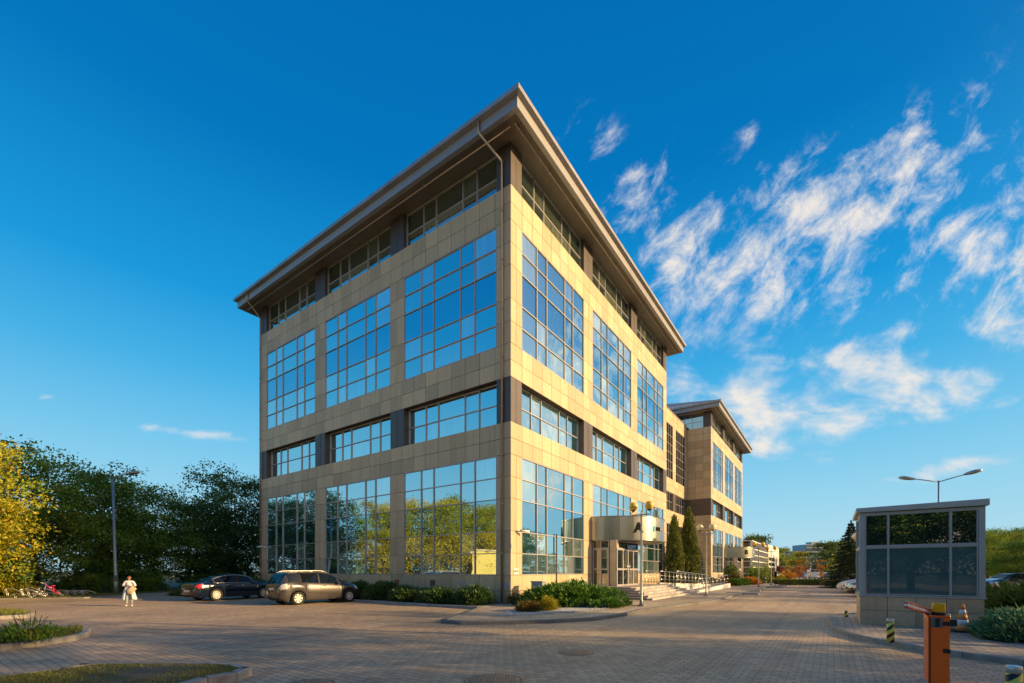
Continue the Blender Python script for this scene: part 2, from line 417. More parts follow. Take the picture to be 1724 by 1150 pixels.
# ------------------------------------------------------------------ foliage helpers
def leaf_mesh(name, P, D, L, W, tone, mats, limb=None, mi=0):
    """quads: base points P, long directions D, lengths L, widths W"""
    n = len(P)
    D = D/np.linalg.norm(D, axis=1)[:, None]
    rnd = rng.normal(size=(n, 3)); B = np.cross(D, rnd); B /= np.linalg.norm(B, axis=1)[:, None]
    L = np.broadcast_to(L, n)[:, None]; W = np.broadcast_to(W, n)[:, None]
    V = np.stack([P, P + D*L*.45 + B*W*.5, P + D*L, P + D*L*.45 - B*W*.5], 1).reshape(-1, 3)
    lv, lf, lm = [], [], []
    if limb: lv, lf = limb.v, limb.f
    nl = len(lv)
    verts = np.concatenate([np.array(lv).reshape(-1, 3), V]) if nl else V
    me = bpy.data.meshes.new(name)
    loops = [i for f in lf for i in f]; starts = []; c = 0
    for f in lf: starts.append(c); c += len(f)
    lq = (np.arange(n*4)+nl)
    me.vertices.add(len(verts)); me.vertices.foreach_set('co', verts.astype(np.float32).ravel())
    allL = np.concatenate([np.array(loops, dtype=np.int64), lq]).astype(np.int32)
    me.loops.add(len(allL)); me.loops.foreach_set('vertex_index', allL)
    st = np.concatenate([np.array(starts, dtype=np.int64), c + np.arange(n)*4]).astype(np.int32)
    me.polygons.add(len(st)); me.polygons.foreach_set('loop_start', st)
    me.update(calc_edges=True)
    mi_arr = np.concatenate([np.ones(len(lf), dtype=np.int32), np.zeros(n, dtype=np.int32)])
    for m in mats: me.materials.append(MATS[m])
    me.polygons.foreach_set('material_index', mi_arr)
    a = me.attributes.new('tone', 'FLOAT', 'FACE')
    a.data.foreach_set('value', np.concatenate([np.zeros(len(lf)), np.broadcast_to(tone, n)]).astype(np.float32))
    return me
def ellipsoid_dirs(n):
    d = rng.normal(size=(n, 3)); return d/np.linalg.norm(d, axis=1)[:, None]
def limbs_mb(h, r, base, tips, r0):
    mb = MB()
    mb.tube([(0, 0, -.1), (.05*h*.1, 0, h*.3), (0, .02*h, h*.62), (0.02*h, 0, h*.86)], [r0, r0*.75, r0*.45, r0*.12], 7)
    for t in tips:
        t = Vector(t); z0 = max(h*.12, min(h*.75, t.z*.55)); s0 = Vector((0, 0, z0))
        mid = s0.lerp(t, .5) + Vector((0, 0, h*.02))
        mb.tube([s0, mid, t], [r0*.38, r0*.2, r0*.05], 5)
    return mb
def broadleaf(seed, h, r, lo=.12, ncl=150, per=90, leaf=.17, top=0.0, spread=.42):
    """irregular crown: clumps on a lumpy shell, sprays sticking out at the top, real gaps between clumps"""
    global rng
    rng = np.random.default_rng(seed)
    d = ellipsoid_dirs(ncl); rad = (rng.random(ncl)**.35)
    lump = 1 + .22*np.sin(d[:, 0]*5+seed) * np.cos(d[:, 1]*4+seed*2) + .14*rng.normal(size=ncl)
    cz = h*(lo + (1-lo)/2); C = np.stack([d[:, 0]*r*rad*lump, d[:, 1]*r*rad*lump, cz + d[:, 2]*h*(1-lo)/2*rad*(.92+.1*rng.random(ncl))], 1)
    if top:
        k = int(ncl*.14); a = rng.random(k)*2*math.pi; q = rng.random(k)**.6*r*.75
        zz = h*(.93 + top*rng.random(k))
        C = np.concatenate([C, np.stack([q*np.cos(a), q*np.sin(a), zz], 1)])
    C[:, 2] = np.maximum(C[:, 2], h*lo*.5+.25)
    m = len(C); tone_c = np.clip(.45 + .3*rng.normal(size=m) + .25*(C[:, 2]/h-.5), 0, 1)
    sig = spread*(.7+.6*rng.random(m))
    idx = np.repeat(np.arange(m), per)
    P = C[idx] + rng.normal(size=(len(idx), 3))*sig[idx][:, None]*np.array([1, 1, .62])
    P[:, 2] = np.maximum(P[:, 2], .05)
    D = rng.normal(size=(len(idx), 3)) + np.array([0, 0, -.35])
    L = leaf*(.6+.8*rng.random(len(idx)))
    return P, D, L, L*.55, tone_c[idx], C
def add_tree(name, data, h, leafm, parent=None, r0=.16):
    P, D, L, W, T, C = data
    sel = C[rng.integers(0, len(C), 26)]
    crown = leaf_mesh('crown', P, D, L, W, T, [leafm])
    mb = limbs_mb(h, 0, None, sel, r0)
    me = bpy.data.meshes.new('trunk'); me.from_pydata(mb.v, [], mb.f); me.materials.append(M['bark'])
    me.polygons.foreach_set('use_smooth', [True]*len(mb.f)); me.update()
    return crown, me
def mound(seed, rx, ry, h, n=9000, L=.16, droop=.0, up=.75, lob=9):
    """spreading juniper: lobes of radiating sprays"""
    global rng
    rng = np.random.default_rng(seed)
    a = rng.random(lob)*2*math.pi; q = np.sqrt(rng.random(lob))*.68
    LC = np.stack([q*np.cos(a)*rx, q*np.sin(a)*ry], 1); lr = .34+.22*rng.random(lob); lh = h*(1-.55*q**1.6)*(.75+.3*rng.random(lob))
    i = rng.integers(0, lob, n)
    d = ellipsoid_dirs(n); d[:, 2] = np.abs(d[:, 2])
    k = .72 + .28*rng.random(n)**.6
    P = np.stack([LC[i, 0] + d[:, 0]*lr[i]*rx*k, LC[i, 1] + d[:, 1]*lr[i]*ry*k, d[:, 2]*lh[i]*k], 1)
    # sprays: group the needles
    ns = n//14; s = rng.integers(0, ns, n); cen = P[:ns]; P = cen[s] + rng.normal(size=(n, 3))*np.array([.07, .07, .05])
    D = np.stack([P[:, 0]/rx, P[:, 1]/ry, np.full(n, up)], 1) + rng.normal(size=(n, 3))*.35
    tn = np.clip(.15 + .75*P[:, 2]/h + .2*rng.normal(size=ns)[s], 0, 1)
    P[:, 2] = np.maximum(P[:, 2], .03)
    Ln = L*(.6+.8*rng.random(n))
    return P, D, Ln, Ln*.28, tn
def shrub(name, label, cat, loc, rz, seed, rx, ry, h, mat, n=9000, L=.16, up=.75, lob=9, group=None, kind_name=None):
    P, D, Ln, W, T = mound(seed, rx, ry, h, n, L, 0, up, lob)
    me = leaf_mesh(name, P, D, Ln, W, T, [mat])
    o = link(bpy.data.objects.new(name, me)); o.location = loc; o.rotation_euler = (0, 0, rz)
    # woody dark heart so the ground does not show through
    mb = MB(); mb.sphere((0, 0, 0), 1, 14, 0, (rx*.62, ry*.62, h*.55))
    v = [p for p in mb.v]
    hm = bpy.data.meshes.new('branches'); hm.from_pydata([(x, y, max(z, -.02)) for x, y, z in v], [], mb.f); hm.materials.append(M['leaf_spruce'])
    t = thing(name, label, cat, loc, rz, group)
    o.name = 'foliage'; o.location = (0, 0, 0); o.rotation_euler = (0, 0, 0); o.parent = t
    b = link(bpy.data.objects.new('branches', hm), t)
    return t
# ------------------------------------------------------------------ camera, sun, sky
cam = bpy.data.cameras.new('camera'); camo = link(bpy.data.objects.new('camera', cam))
camo.location = (0, 0, EYE); camo.rotation_euler = (R(90), 0, 0)
cam.sensor_width = 36; cam.lens = 36*FPX/1724; cam.shift_y = (HY-575)/1724
cam.clip_start = .1; cam.clip_end = 6000
scene.camera = camo
scene.view_settings.view_transform = 'Standard'; scene.view_settings.look = 'None'
scene.view_settings.exposure = 0; scene.view_settings.gamma = 1
SUN_AZ, SUN_EL = -13.0, 16.5           # azimuth from +X
sl = bpy.data.lights.new('sun', 'SUN'); sl.energy = 5.0; sl.angle = R(.5); sl.color = (1.48, .98, .44)
so = link(bpy.data.objects.new('sun', sl))
sd = Vector((math.cos(R(SUN_AZ))*math.cos(R(SUN_EL)), math.sin(R(SUN_AZ))*math.cos(R(SUN_EL)), math.sin(R(SUN_EL))))
so.rotation_euler = sd.to_track_quat('Z', 'Y').to_euler(); so.location = (60, -10, 40)

world = bpy.data.worlds.new('World'); scene.world = world; world.use_nodes = True
nt = world.node_tree; nt.nodes.clear()
wo = N(nt, 'ShaderNodeOutputWorld'); bg = N(nt, 'ShaderNodeBackground', i_Strength=.12)
nt.links.new(bg.outputs[0], wo.inputs[0])
sky = N(nt, 'ShaderNodeTexSky'); sky.sky_type = 'NISHITA'; sky.sun_disc = False
sky.sun_elevation = R(SUN_EL); sky.sun_rotation = R(90-SUN_AZ); sky.air_density = 1.0; sky.dust_density = .3; sky.ozone_density = 1.0
tc = N(nt, 'ShaderNodeTexCoord')
sp = N(nt, 'ShaderNodeSeparateXYZ'); nt.links.new(tc.outputs['Generated'], sp.inputs[0])
X, Y, Z = sp.outputs
# colour grade of the clear sky by elevation (polarised deep blue overhead, pale at the horizon)
el = math_n(nt, 'ARCSINE', Z)
rp = N(nt, 'ShaderNodeValToRGB'); er = rp.color_ramp
nt.links.new(math_n(nt, 'DIVIDE', el, 1.0, True), rp.inputs[0])
SKY = [(0.0, (.47, .73, .81)), (.06, (.42, .71, .84)), (.14, (.31, .66, .86)), (.24, (.18, .57, .85)), (.36, (.06, .44, .80)), (.48, (.010, .32, .72)), (.70, (.0, .185, .52)), (1.0, (.0, .14, .44))]
er.elements[0].position = SKY[0][0]; er.elements[0].color = (*SKY[0][1], 1)
er.elements[1].position = SKY[-1][0]; er.elements[1].color = (*SKY[-1][1], 1)
for p, c in SKY[1:-1]:
    e = er.elements.new(p); e.color = (*c, 1)
scl = mixc(nt, 1.0, rp.outputs[0], (8.3, 8.3, 8.3), 'MULTIPLY')
skyc = mixc(nt, .988, sky.outputs[0], scl)
# added fill light: warm low sky behind the camera, glow round the sun (both off-frame)
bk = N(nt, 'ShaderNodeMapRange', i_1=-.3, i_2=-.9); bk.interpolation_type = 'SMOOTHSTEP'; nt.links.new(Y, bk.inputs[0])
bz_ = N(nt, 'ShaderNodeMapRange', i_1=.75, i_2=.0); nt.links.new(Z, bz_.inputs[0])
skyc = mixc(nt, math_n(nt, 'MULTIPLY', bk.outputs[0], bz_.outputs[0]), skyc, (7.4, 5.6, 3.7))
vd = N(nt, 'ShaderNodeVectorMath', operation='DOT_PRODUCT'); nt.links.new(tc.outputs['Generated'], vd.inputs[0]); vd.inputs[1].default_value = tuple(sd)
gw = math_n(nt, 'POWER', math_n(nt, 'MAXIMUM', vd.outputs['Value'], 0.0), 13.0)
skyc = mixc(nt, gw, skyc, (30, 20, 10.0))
# clouds: thin broken altocumulus streaks in the direction they stand in the sky
yp = math_n(nt, 'MAXIMUM', Y, .02)
u = math_n(nt, 'DIVIDE', X, yp); v = math_n(nt, 'DIVIDE', Z, yp)
def blob(px, py, sx, sy, rot=0.0, amp=1.0, raw=False):
    u0, v0 = (px, py) if raw else ((px-CX)/FPX, (HY-py)/FPX)
    if not raw: sx /= FPX; sy /= FPX
    du = math_n(nt, 'SUBTRACT', u, u0); dv = math_n(nt, 'SUBTRACT', v, v0)
    c, s = math.cos(R(rot)), math.sin(R(rot))
    a = math_n(nt, 'ADD', math_n(nt, 'MULTIPLY', du, c/sx), math_n(nt, 'MULTIPLY', dv, s/sx))
    b = math_n(nt, 'ADD', math_n(nt, 'MULTIPLY', du, -s/sy), math_n(nt, 'MULTIPLY', dv, c/sy))
    d = math_n(nt, 'ADD', math_n(nt, 'MULTIPLY', a, a), math_n(nt, 'MULTIPLY', b, b))
    return math_n(nt, 'MULTIPLY', math_n(nt, 'EXPONENT', math_n(nt, 'MULTIPLY', d, -1.0)), amp)
BL = [(1280, 450, 190, 130, 15, 1.0), (1490, 290, 160, 62, 38, 1.0), (1085, 360, 165, 60, -55, .74), (1400, 370, 140, 80, 35, .8),
      (1610, 305, 60, 22, 30, .7), (1715, 490, 110, 130, 60, 1.25), (1670, 365, 90, 45, 25, .9), (1465, 635, 120, 56, 0, 1.3),
      (1490, 698, 110, 28, -4, 1.3), (1355, 700, 110, 30, 4, 1.25), (1256, 652, 50, 42, 30, 1.15), (1300, 742, 90, 36, 0, 1.25),
      (1590, 788, 95, 15, 9, 1.1), (1505, 562, 52, 14, 20, .9), (1435, 590, 40, 14, 25, .85), (1146, 645, 36, 36, 20, .95),
      (1610, 650, 80, 40, 0, .85), (255, 720, 50, 10, -8, .85), (335, 730, 70, 8, -6, .75), (72, 667, 18, 6, 0, .6),
      (1262, 225, 22, 18, 60, .38), (1105, 268, 60, 22, 40, .5), (1470, 20, 30, 10, 45, .5), (1716, 764, 30, 9, 0, .8)]
RAW = [(2.3, .52, .5, .25, 0, 1.3), (2.2, 1.0, .5, .30, 10, 1.4), (1.58, .80, .30, .40, 20, 1.6), (3.6, .5, .8, .4, 0, .8), (1.35, .45, .12, .12, 0, .9)]
acc = None
for b in BL:
    q = blob(*b); acc = q if acc is None else math_n(nt, 'ADD', acc, q)
for b in RAW: acc = math_n(nt, 'ADD', acc, blob(*b, raw=True))
acc = math_n(nt, 'MINIMUM', acc, 1.15)
# texture: ripples drawn out up and to the right, finer towards the horizon
cv = N(nt, 'ShaderNodeCombineXYZ'); nt.links.new(u, cv.inputs[0]); nt.links.new(v, cv.inputs[1])
mpr = N(nt, 'ShaderNodeMapping'); mpr.inputs['Rotation'].default_value = (0, 0, R(-50)); nt.links.new(cv.outputs[0], mpr.inputs[0])
mp = N(nt, 'ShaderNodeMapping'); mp.inputs['Scale'].default_value = (7.0, 12.5, 1)
nt.links.new(mpr.outputs[0], mp.inputs[0])
n1 = N(nt, 'ShaderNodeTexNoise', i_Scale=1.15, i_Detail=12.0, i_Roughness=.66, i_Distortion=.3); nt.links.new(mp.outputs[0], n1.inputs['Vector'])
mp2 = N(nt, 'ShaderNodeMapping'); mp2.inputs['Scale'].default_value = (6.5, 12, 1); nt.links.new(cv.outputs[0], mp2.inputs[0])
n2 = N(nt, 'ShaderNodeTexNoise', i_Scale=1.0, i_Detail=10.0, i_Roughness=.6, i_Distortion=.3); nt.links.new(mp2.outputs[0], n2.inputs['Vector'])
lowf = N(nt, 'ShaderNodeMapRange', i_1=.36, i_2=.62); nt.links.new(v, lowf.inputs[0])
nn = math_n(nt, 'ADD', math_n(nt, 'MULTIPLY', n1.outputs['Fac'], lowf.outputs[0]), math_n(nt, 'MULTIPLY', n2.outputs['Fac'], math_n(nt, 'SUBTRACT', 1.0, lowf.outputs[0])))
dens = math_n(nt, 'ADD', math_n(nt, 'MULTIPLY', math_n(nt, 'SUBTRACT', nn, .51), 5.2), math_n(nt, 'SUBTRACT', acc, .33))
dm = N(nt, 'ShaderNodeMapRange', i_1=-.05, i_2=1.65); dm.interpolation_type = 'SMOOTHSTEP'; nt.links.new(dens, dm.inputs[0])
front = math_n(nt, 'GREATER_THAN', Y, .03)
cf = math_n(nt, 'MULTIPLY', math_n(nt, 'MULTIPLY', dm.outputs[0], front), .92)
am = N(nt, 'ShaderNodeMapRange', i_1=.06, i_2=.30); nt.links.new(acc, am.inputs[0])
cf = math_n(nt, 'MULTIPLY', math_n(nt, 'MULTIPLY', cf, am.outputs[0]), math_n(nt, 'GREATER_THAN', Z, .0))
shade = mixc(nt, dm.outputs[0], (5.6, 6.2, 7.0), (7.9, 7.2, 6.4))
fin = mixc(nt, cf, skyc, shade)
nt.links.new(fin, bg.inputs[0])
world.cycles.sampling_method = 'MANUAL'; world.cycles.sample_map_resolution = 512

# ------------------------------------------------------------------ ground
def sheet(name, poly, z, mat, loc=(0, 0, 0), rz=0.0):
    me = bpy.data.meshes.new(name); me.from_pydata([(p[0], p[1], 0) for p in poly], [], [list(range(len(poly)))])
    bm = bmesh.new(); bm.from_mesh(me)
    for f in bm.faces:
        if f.normal.z < 0: f.normal_flip()
    bm.to_mesh(me); bm.free()
    me.materials.append(M[mat]); o = link(bpy.data.objects.new(name, me)); o.location = (loc[0], loc[1], z); o.rotation_euler = (0, 0, rz)
    return o
pm('field', (.09, .10, .04), .95, 0, .4, .15)
tag(sheet('ground', [(-3000, -3000), (3000, -3000), (3000, 3000), (-3000, 3000)], -.02, 'field'), 'flat ground reaching the horizon', 'ground', kind='structure')
# paved yard in the frame of the office block
yard = sheet('paved_yard', [(-60, -60), (90, -60), (90, 74), (-60, 74)], 0, 'pavers', CORNER, BA)
tag(yard, 'yard paved with brown-grey interlocking concrete blocks', 'paving', kind='structure')
road = sheet('far_road', [(-10, 74), (90, 74), (90, 160), (-10, 160)], .0, 'concrete', CORNER, BA)
tag(road, 'pale road beyond the clipped hedge', 'road', kind='structure')

def ring_kerb(mb, poly, w, z0, z1, seg=1.0, gap=.012, closed=True):
    """row of separate kerb stones along a polygon"""
    n = len(poly)
    for i in range(n if closed else n-1):
        a, b = Vector(poly[i][:2]), Vector(poly[(i+1) % n][:2]); d = b-a; L = d.length
        if L < 1e-3: continue
        d.normalize(); nv = Vector((-d.y, d.x)); k = max(1, round(L/seg))
        for j in range(k):
            s0, s1 = a + d*(L*j/k + gap/2), a + d*(L*(j+1)/k - gap/2)
            ch = .02
            prof = [(0, z0), (0, z1-ch), (ch, z1), (w, z1), (w, z0)]
            vs = [(s.x + nv.x*p, s.y + nv.y*p, z) for s in (s0, s1) for p, z in prof]
            mb.add(vs, [(0, 1, 6, 5), (1, 2, 7, 6), (2, 3, 8, 7), (3, 4, 9, 8), (4, 3, 2, 1, 0), (5, 6, 7, 8, 9)])
def ccw(p):
    a = sum(p[i][0]*p[(i+1) % len(p)][1] - p[(i+1) % len(p)][0]*p[i][1] for i in range(len(p)))
    return p if a > 0 else p[::-1]
def smooth_poly(p, it=2):
    for _ in range(it):
        q = []
        for i in range(len(p)):
            a, b = Vector(p[i]), Vector(p[(i+1) % len(p)])
            if (a-b).length < 1.2: q.append(a.lerp(b, .5)) ; continue
            q += [a.lerp(b, .22), a.lerp(b, .78)]
        p = q
    return [tuple(x) for x in p]
def inset(poly, w):
    n = len(poly); out = []
    for i in range(n):
        a, b, c = Vector(poly[i-1][:2]), Vector(poly[i][:2]), Vector(poly[(i+1) % n][:2])
        d1, d2 = (b-a).normalized(), (c-b).normalized()
        n1, n2 = Vector((-d1.y, d1.x)), Vector((-d2.y, d2.x)); m = (n1+n2)
        m = m/ max(.3, m.length_squared/2) if m.length > .1 else n1
        out.append(tuple(b + m*w*1.0))
    return out
def point_in(p, poly):
    x, y = p; c = False; n = len(poly)
    for i in range(n):
        x1, y1 = poly[i][:2]; x2, y2 = poly[(i+1) % n][:2]
        if (y1 > y) != (y2 > y) and x < (x2-x1)*(y-y1)/(y2-y1)+x1: c = not c
    return c
def grass(name, poly, z, label, n=5000, hgt=.07, seed=1, patch=1.0):
    r = np.random.default_rng(seed)
    xs = [p[0] for p in poly]; ys = [p[1] for p in poly]
    pts = []
    cl = [(r.uniform(min(xs), max(xs)), r.uniform(min(ys), max(ys)), r.uniform(.2, 1)) for _ in range(60)]
    while len(pts) < n:
        x, y = r.uniform(min(xs), max(xs)), r.uniform(min(ys), max(ys))
        if not point_in((x, y), poly): continue
        d = math.sin(x*2.1+y)*math.cos(y*1.7-x*.8)
        if r.random() > .55 + .45*d*patch: continue
        pts.append((x, y, z))
    P = np.array(pts); D = r.normal(size=(n, 3))*.35 + np.array([0, 0, 1])
    L = hgt*(.5+r.random(n)*1.1)
    me = leaf_mesh(name, P, D, L, L*.07+.0035, r.random(n), ['grass_blade'])
    return tag(link(bpy.data.objects.new(name, me)), label, 'grass', kind='stuff')
def island(poly, h, kname, klabel, sname, slabel, smat, kmat='kerb_stone', w=.14, frame=False, seg=.9):
    poly = ccw([tuple(p[:2]) for p in poly])
    if frame: poly = [tuple(W2L(p)[:2]) for p in poly]
    poly = ccw(poly)
    mb = MB(); ring_kerb(mb, poly, w, -.03, h, seg)
    k = mb.build('kerb', kmat)
    s = sheet(sname, inset(poly, w*.6), h-.016, smat)
    if frame:
        for o in (k, s): o.location = (CORNER.x, CORNER.y, o.location.z); o.rotation_euler = (0, 0, BA)
    tag(k, klabel, 'kerb', kind='structure'); k.name = kname
    tag(s, slabel, 'ground', kind='structure')
    return poly

# grass islands on the left
isl2 = [G(-190, 1073), G(-60, 1071), (G(60, 1069.5)), G(118, 1064), G(140, 1062), G(152, 1065.5), G(150, 1072), G(128, 1078.5), G(60, 1089), G(0, 1096), G(-120, 1108), G(-260, 1112)]
isl2 = [(p.x, p.y) for p in isl2]
p2 = island(isl2, .13, 'kerb', 'light kerb around the middle grass island', 'grass_bed', 'soil of the middle grass island', 'soil')
grass('grass', inset(p2, .12), .1, 'grass and weeds on the middle kerbed island', 16000, .09, 3)
isl1 = [G(-120, 1031), G(30, 1031), G(50, 1032.5), G(60, 1036.5), G(45, 1040.5), G(0, 1043), G(-140, 1048)]
isl1 = [(p.x, p.y) for p in isl1]
p1 = island(isl1, .12, 'kerb', 'sunlit kerb around the small far grass island', 'grass_bed', 'soil of the far grass island', 'soil')
grass('grass', inset(p1, .12), .09, 'sunlit grass on the small far island', 9000, .10, 5, .3)
isl3 = [G(-130, 1160), G(0, 1150), G(100, 1138), G(140, 1130), G(190, 1127.5), G(300, 1126.5), G(360, 1127), G(400, 1130), G(424, 1137), G(400, 1147), G(350, 1156), G(290, 1175), G(100, 1210), G(-160, 1240)]
isl3 = [(p.x, p.y) for p in isl3]
p3 = island(isl3, .13, 'kerb', 'shaded kerb around the nearest grass island', 'grass_bed', 'soil of the nearest grass island', 'soil')
grass('grass', inset(p3, .12), .1, 'patchy grass on the nearest shaded island', 24000, .035, 6, 1.3)
# weeds standing in the middle island
wt = thing('weed', 'tall leafy weed growing on the middle grass island', 'weed', G(50, 1081, .12))
P, D, Ln, W_, T = mound(31, .55, .35, .5, 900, .09, 0, 1.4, 6); me = leaf_mesh('leaves', P, D, Ln, Ln*.4, T, ['leaf_green']); link(bpy.data.objects.new('leaves', me), wt)
wm = MB()
for k in range(9):
    a = k*.7; wm.tube([(0.02*k-.1, .01*k, 0), (math.cos(a)*.2, math.sin(a)*.14, .3), (math.cos(a)*.34, math.sin(a)*.2, .52+.02*k)], .006, 4)
wm.build('stem', 'bark', wt)

# left strip: verge with trees, edged by a low kerb
vk = [(-60, -12), (-27.5, -12), (-28.2, 8), (-29.5, 18), (-29.6, 25.9), (-27.2, 26.6), (-25.6, 27.0), (-25.8, 33), (-25.2, 38), (-21.5, 42), (-18, 47), (-18, 90), (-60, 90)]
island(vk, .07, 'kerb', 'pale kerb edging the tree verge', 'verge', 'dark leaf-littered verge under the trees', 'soil', seg=1.2)

# walkway tongue in front of the block (raised, dark kerb)
tl = [G(742, 1049), G(775, 1052), G(850, 1051.5), G(932, 1049), G(1000, 1045), G(1050, 1038), G(1083, 1030)]
tl = [tuple(W2L(p)[:2]) for p in tl]
wk = tl + [(7.4, 8), (7.4, 42), (7.6, 66), (-.05, 66), (-.05, -.6), (.25, -2.7)]
wk = ccw(wk)
mb = MB(); ring_kerb(mb, wk, .15, -.03, .11, 1.0)
k = mb.build('kerb', 'kerb_dark'); k.location = CORNER; k.rotation_euler = (0, 0, BA); tag(k, 'worn grey kerb around the entrance walkway', 'kerb', kind='structure')
s = sheet('walkway', inset(wk, .1), .094, 'pavers_walk', CORNER, BA); tag(s, 'block-paved walkway in front of the sunlit facade', 'pavement', kind='structure')
# planting bed along the shaded facade
bed = [(-31, -2.55), (.2, -2.75), (.2, .1), (-31, .1)]
mb = MB(); ring_kerb(mb, ccw(bed), .12, -.03, .12, 1.0)
k = mb.build('kerb', 'kerb_stone'); k.location = CORNER; k.rotation_euler = (0, 0, BA); tag(k, 'kerb of the planting bed along the shaded facade', 'kerb', kind='structure')
s = sheet('planting_bed', inset(ccw(bed), .08), .104, 'soil', CORNER, BA); tag(s, 'soil bed under the hedge of junipers', 'ground', kind='structure')
gv = [G(835, 1036, .11), G(868, 1026, .11), G(960, 1016, .11), G(1048, 1021, .11), G(1000, 1027.5, .11), G(960, 1030.5, .11), G(900, 1034, .11)]
gv = [(p.x, p.y) for p in gv]
s = sheet('gravel_bed', gv, .105, 'gravel'); tag(s, 'white gravel around the corner junipers', 'gravel', kind='structure')
# pebbles scattered at its edge
r = np.random.default_rng(4); mbp = MB()
for _ in range(900):
    a = r.random()*(len(gv)-1); i = int(a); q = Vector(gv[i]).lerp(Vector(gv[i+1]), a-i); cxg = sum(p[0] for p in gv)/len(gv); cyg = sum(p[1] for p in gv)/len(gv)
    q = q.lerp(Vector((cxg, cyg)), r.random()*.5-.05); sz = .012+.018*r.random()
    mbp.obox((q.x, q.y, .112), sz*1.5, sz, sz, (r.random(), r.random(), r.random()*3))
tag(mbp.build('gravel', 'gravel'), 'loose white pebbles scattered around the corner junipers', 'pebbles', kind='stuff')
# booth island
bi = [G(1394, 1047, .0), G(1400, 1060), G(1430, 1073), G(1470, 1082.5), G(1500, 1087), G(1560, 1099), G(1620, 1108), G(1724, 1122), G(1840, 1138)]
bi = [tuple(p[:2]) for p in bi] + [(14, 4.2), (22, 4), (26, 16), (13.2, 16.9), (10.9, 15.6)]
bi = [tuple(W2L(p)[:2]) for p in bi]; bi = ccw(bi)
mb = MB(); ring_kerb(mb, bi, .15, -.03, .12, .95)
k = mb.build('kerb', 'kerb_stone'); k.location = CORNER; k.rotation_euler = (0, 0, BA); tag(k, 'sunlit kerb around the guard booth island', 'kerb', kind='structure')
s = sheet('pavement', inset(bi, .1), .104, 'pavers_booth', CORNER, BA); tag(s, 'paved island around the guard booth', 'pavement', kind='structure')

# manholes
def manhole(p, r, label):
    t = thing('manhole_cover', label, 'manhole cover', (p.x, p.y, .0))
    mb = MB(); mb.lathe([(r*1.12, .0), (r*1.12, .006), (r, .008), (r, .004)], 40); mb.build('rim', 'cast_iron', t)
    mb = MB(); mb.lathe([(r*.98, .0), (r*.98, .007), (.001, .007)], 40)
    k = int(r/.045)
    for i in range(-k, k+1):
        for j in range(-k, k+1):
            x, y = i*.045, j*.045
            if x*x+y*y < (r*.92)**2: mb.obox((x, y, .0085), .026, .026, .007, (0, 0, .78))
    mb.build('lid', 'manhole', t)
manhole(G(969, 1098.5), .32, 'round iron manhole cover right of centre in the open yard')
manhole(G(832, 1146), .40, 'large patterned manhole cover at the bottom edge of the photo')
manhole(G(520, 1153), .32, 'manhole cover in the shade, cut by the bottom edge left of centre')
manhole(G(1360, 1006.5), .35, 'distant manhole cover in the yard before the second block')
# ------------------------------------------------------------------ office blocks
WL, LR = 24.0, 24.9
COLF = [.21, .145, .29, .145, .21]
ROWF = [.182, .184, .27, .18, .184]
def bays(start, win, gap, n=3): return [(start + i*(win+gap), start + i*(win+gap) + win) for i in range(n)]
LB = bays(.853, 6.67, 1.15); RB = bays(.93, 6.86, 1.24)
BANDS = [('stone', -.1, 1.44, 2), ('win', 1.44, 7.24), ('stone', 7.24, 8.80, 2), ('rec', 8.80, 10.94), ('stone', 10.94, 12.54, 2), ('win', 12.54, 18.43), ('stone', 18.43, 20.10, 2), ('rec', 20.10, 22.15)]
class Face:
    """one facade: u runs along it, out is away from the wall"""
    def __init__(s, o, d, nrm, length): s.o, s.d, s.n, s.L = Vector(o), Vector(d), Vector(nrm), length
    def p(s, u, out, z):
        q = s.o + s.d*u + s.n*out
        return (q.x, q.y, z)
    def quadbox(s, mb, u0, u1, z0, z1, o0, o1, mi=0):
        vs = [s.p(u, o, z) for z in (z0, z1) for o in (o0, o1) for u in (u0, u1)]
        mb.add(vs, [(0, 2, 3, 1), (4, 5, 7, 6), (0, 1, 5, 4), (2, 6, 7, 3), (0, 4, 6, 2), (1, 3, 7, 5)], mi)
def panels(mb, F, u0, u1, z0, z1, rows, pw=.95, zs=None, mi=0):
    n = max(1, round((u1-u0)/pw)); g = .011
    if zs is None: zs = [z0 + (z1-z0)*i/rows for i in range(rows+1)]
    for i in range(n):
        a, b = u0+(u1-u0)*i/n, u0+(u1-u0)*(i+1)/n
        for j in range(len(zs)-1):
            F.quadbox(mb, a+g, b-g, zs[j]+g, zs[j+1]-g, -.045, random.uniform(-.0015, .0015), mi)
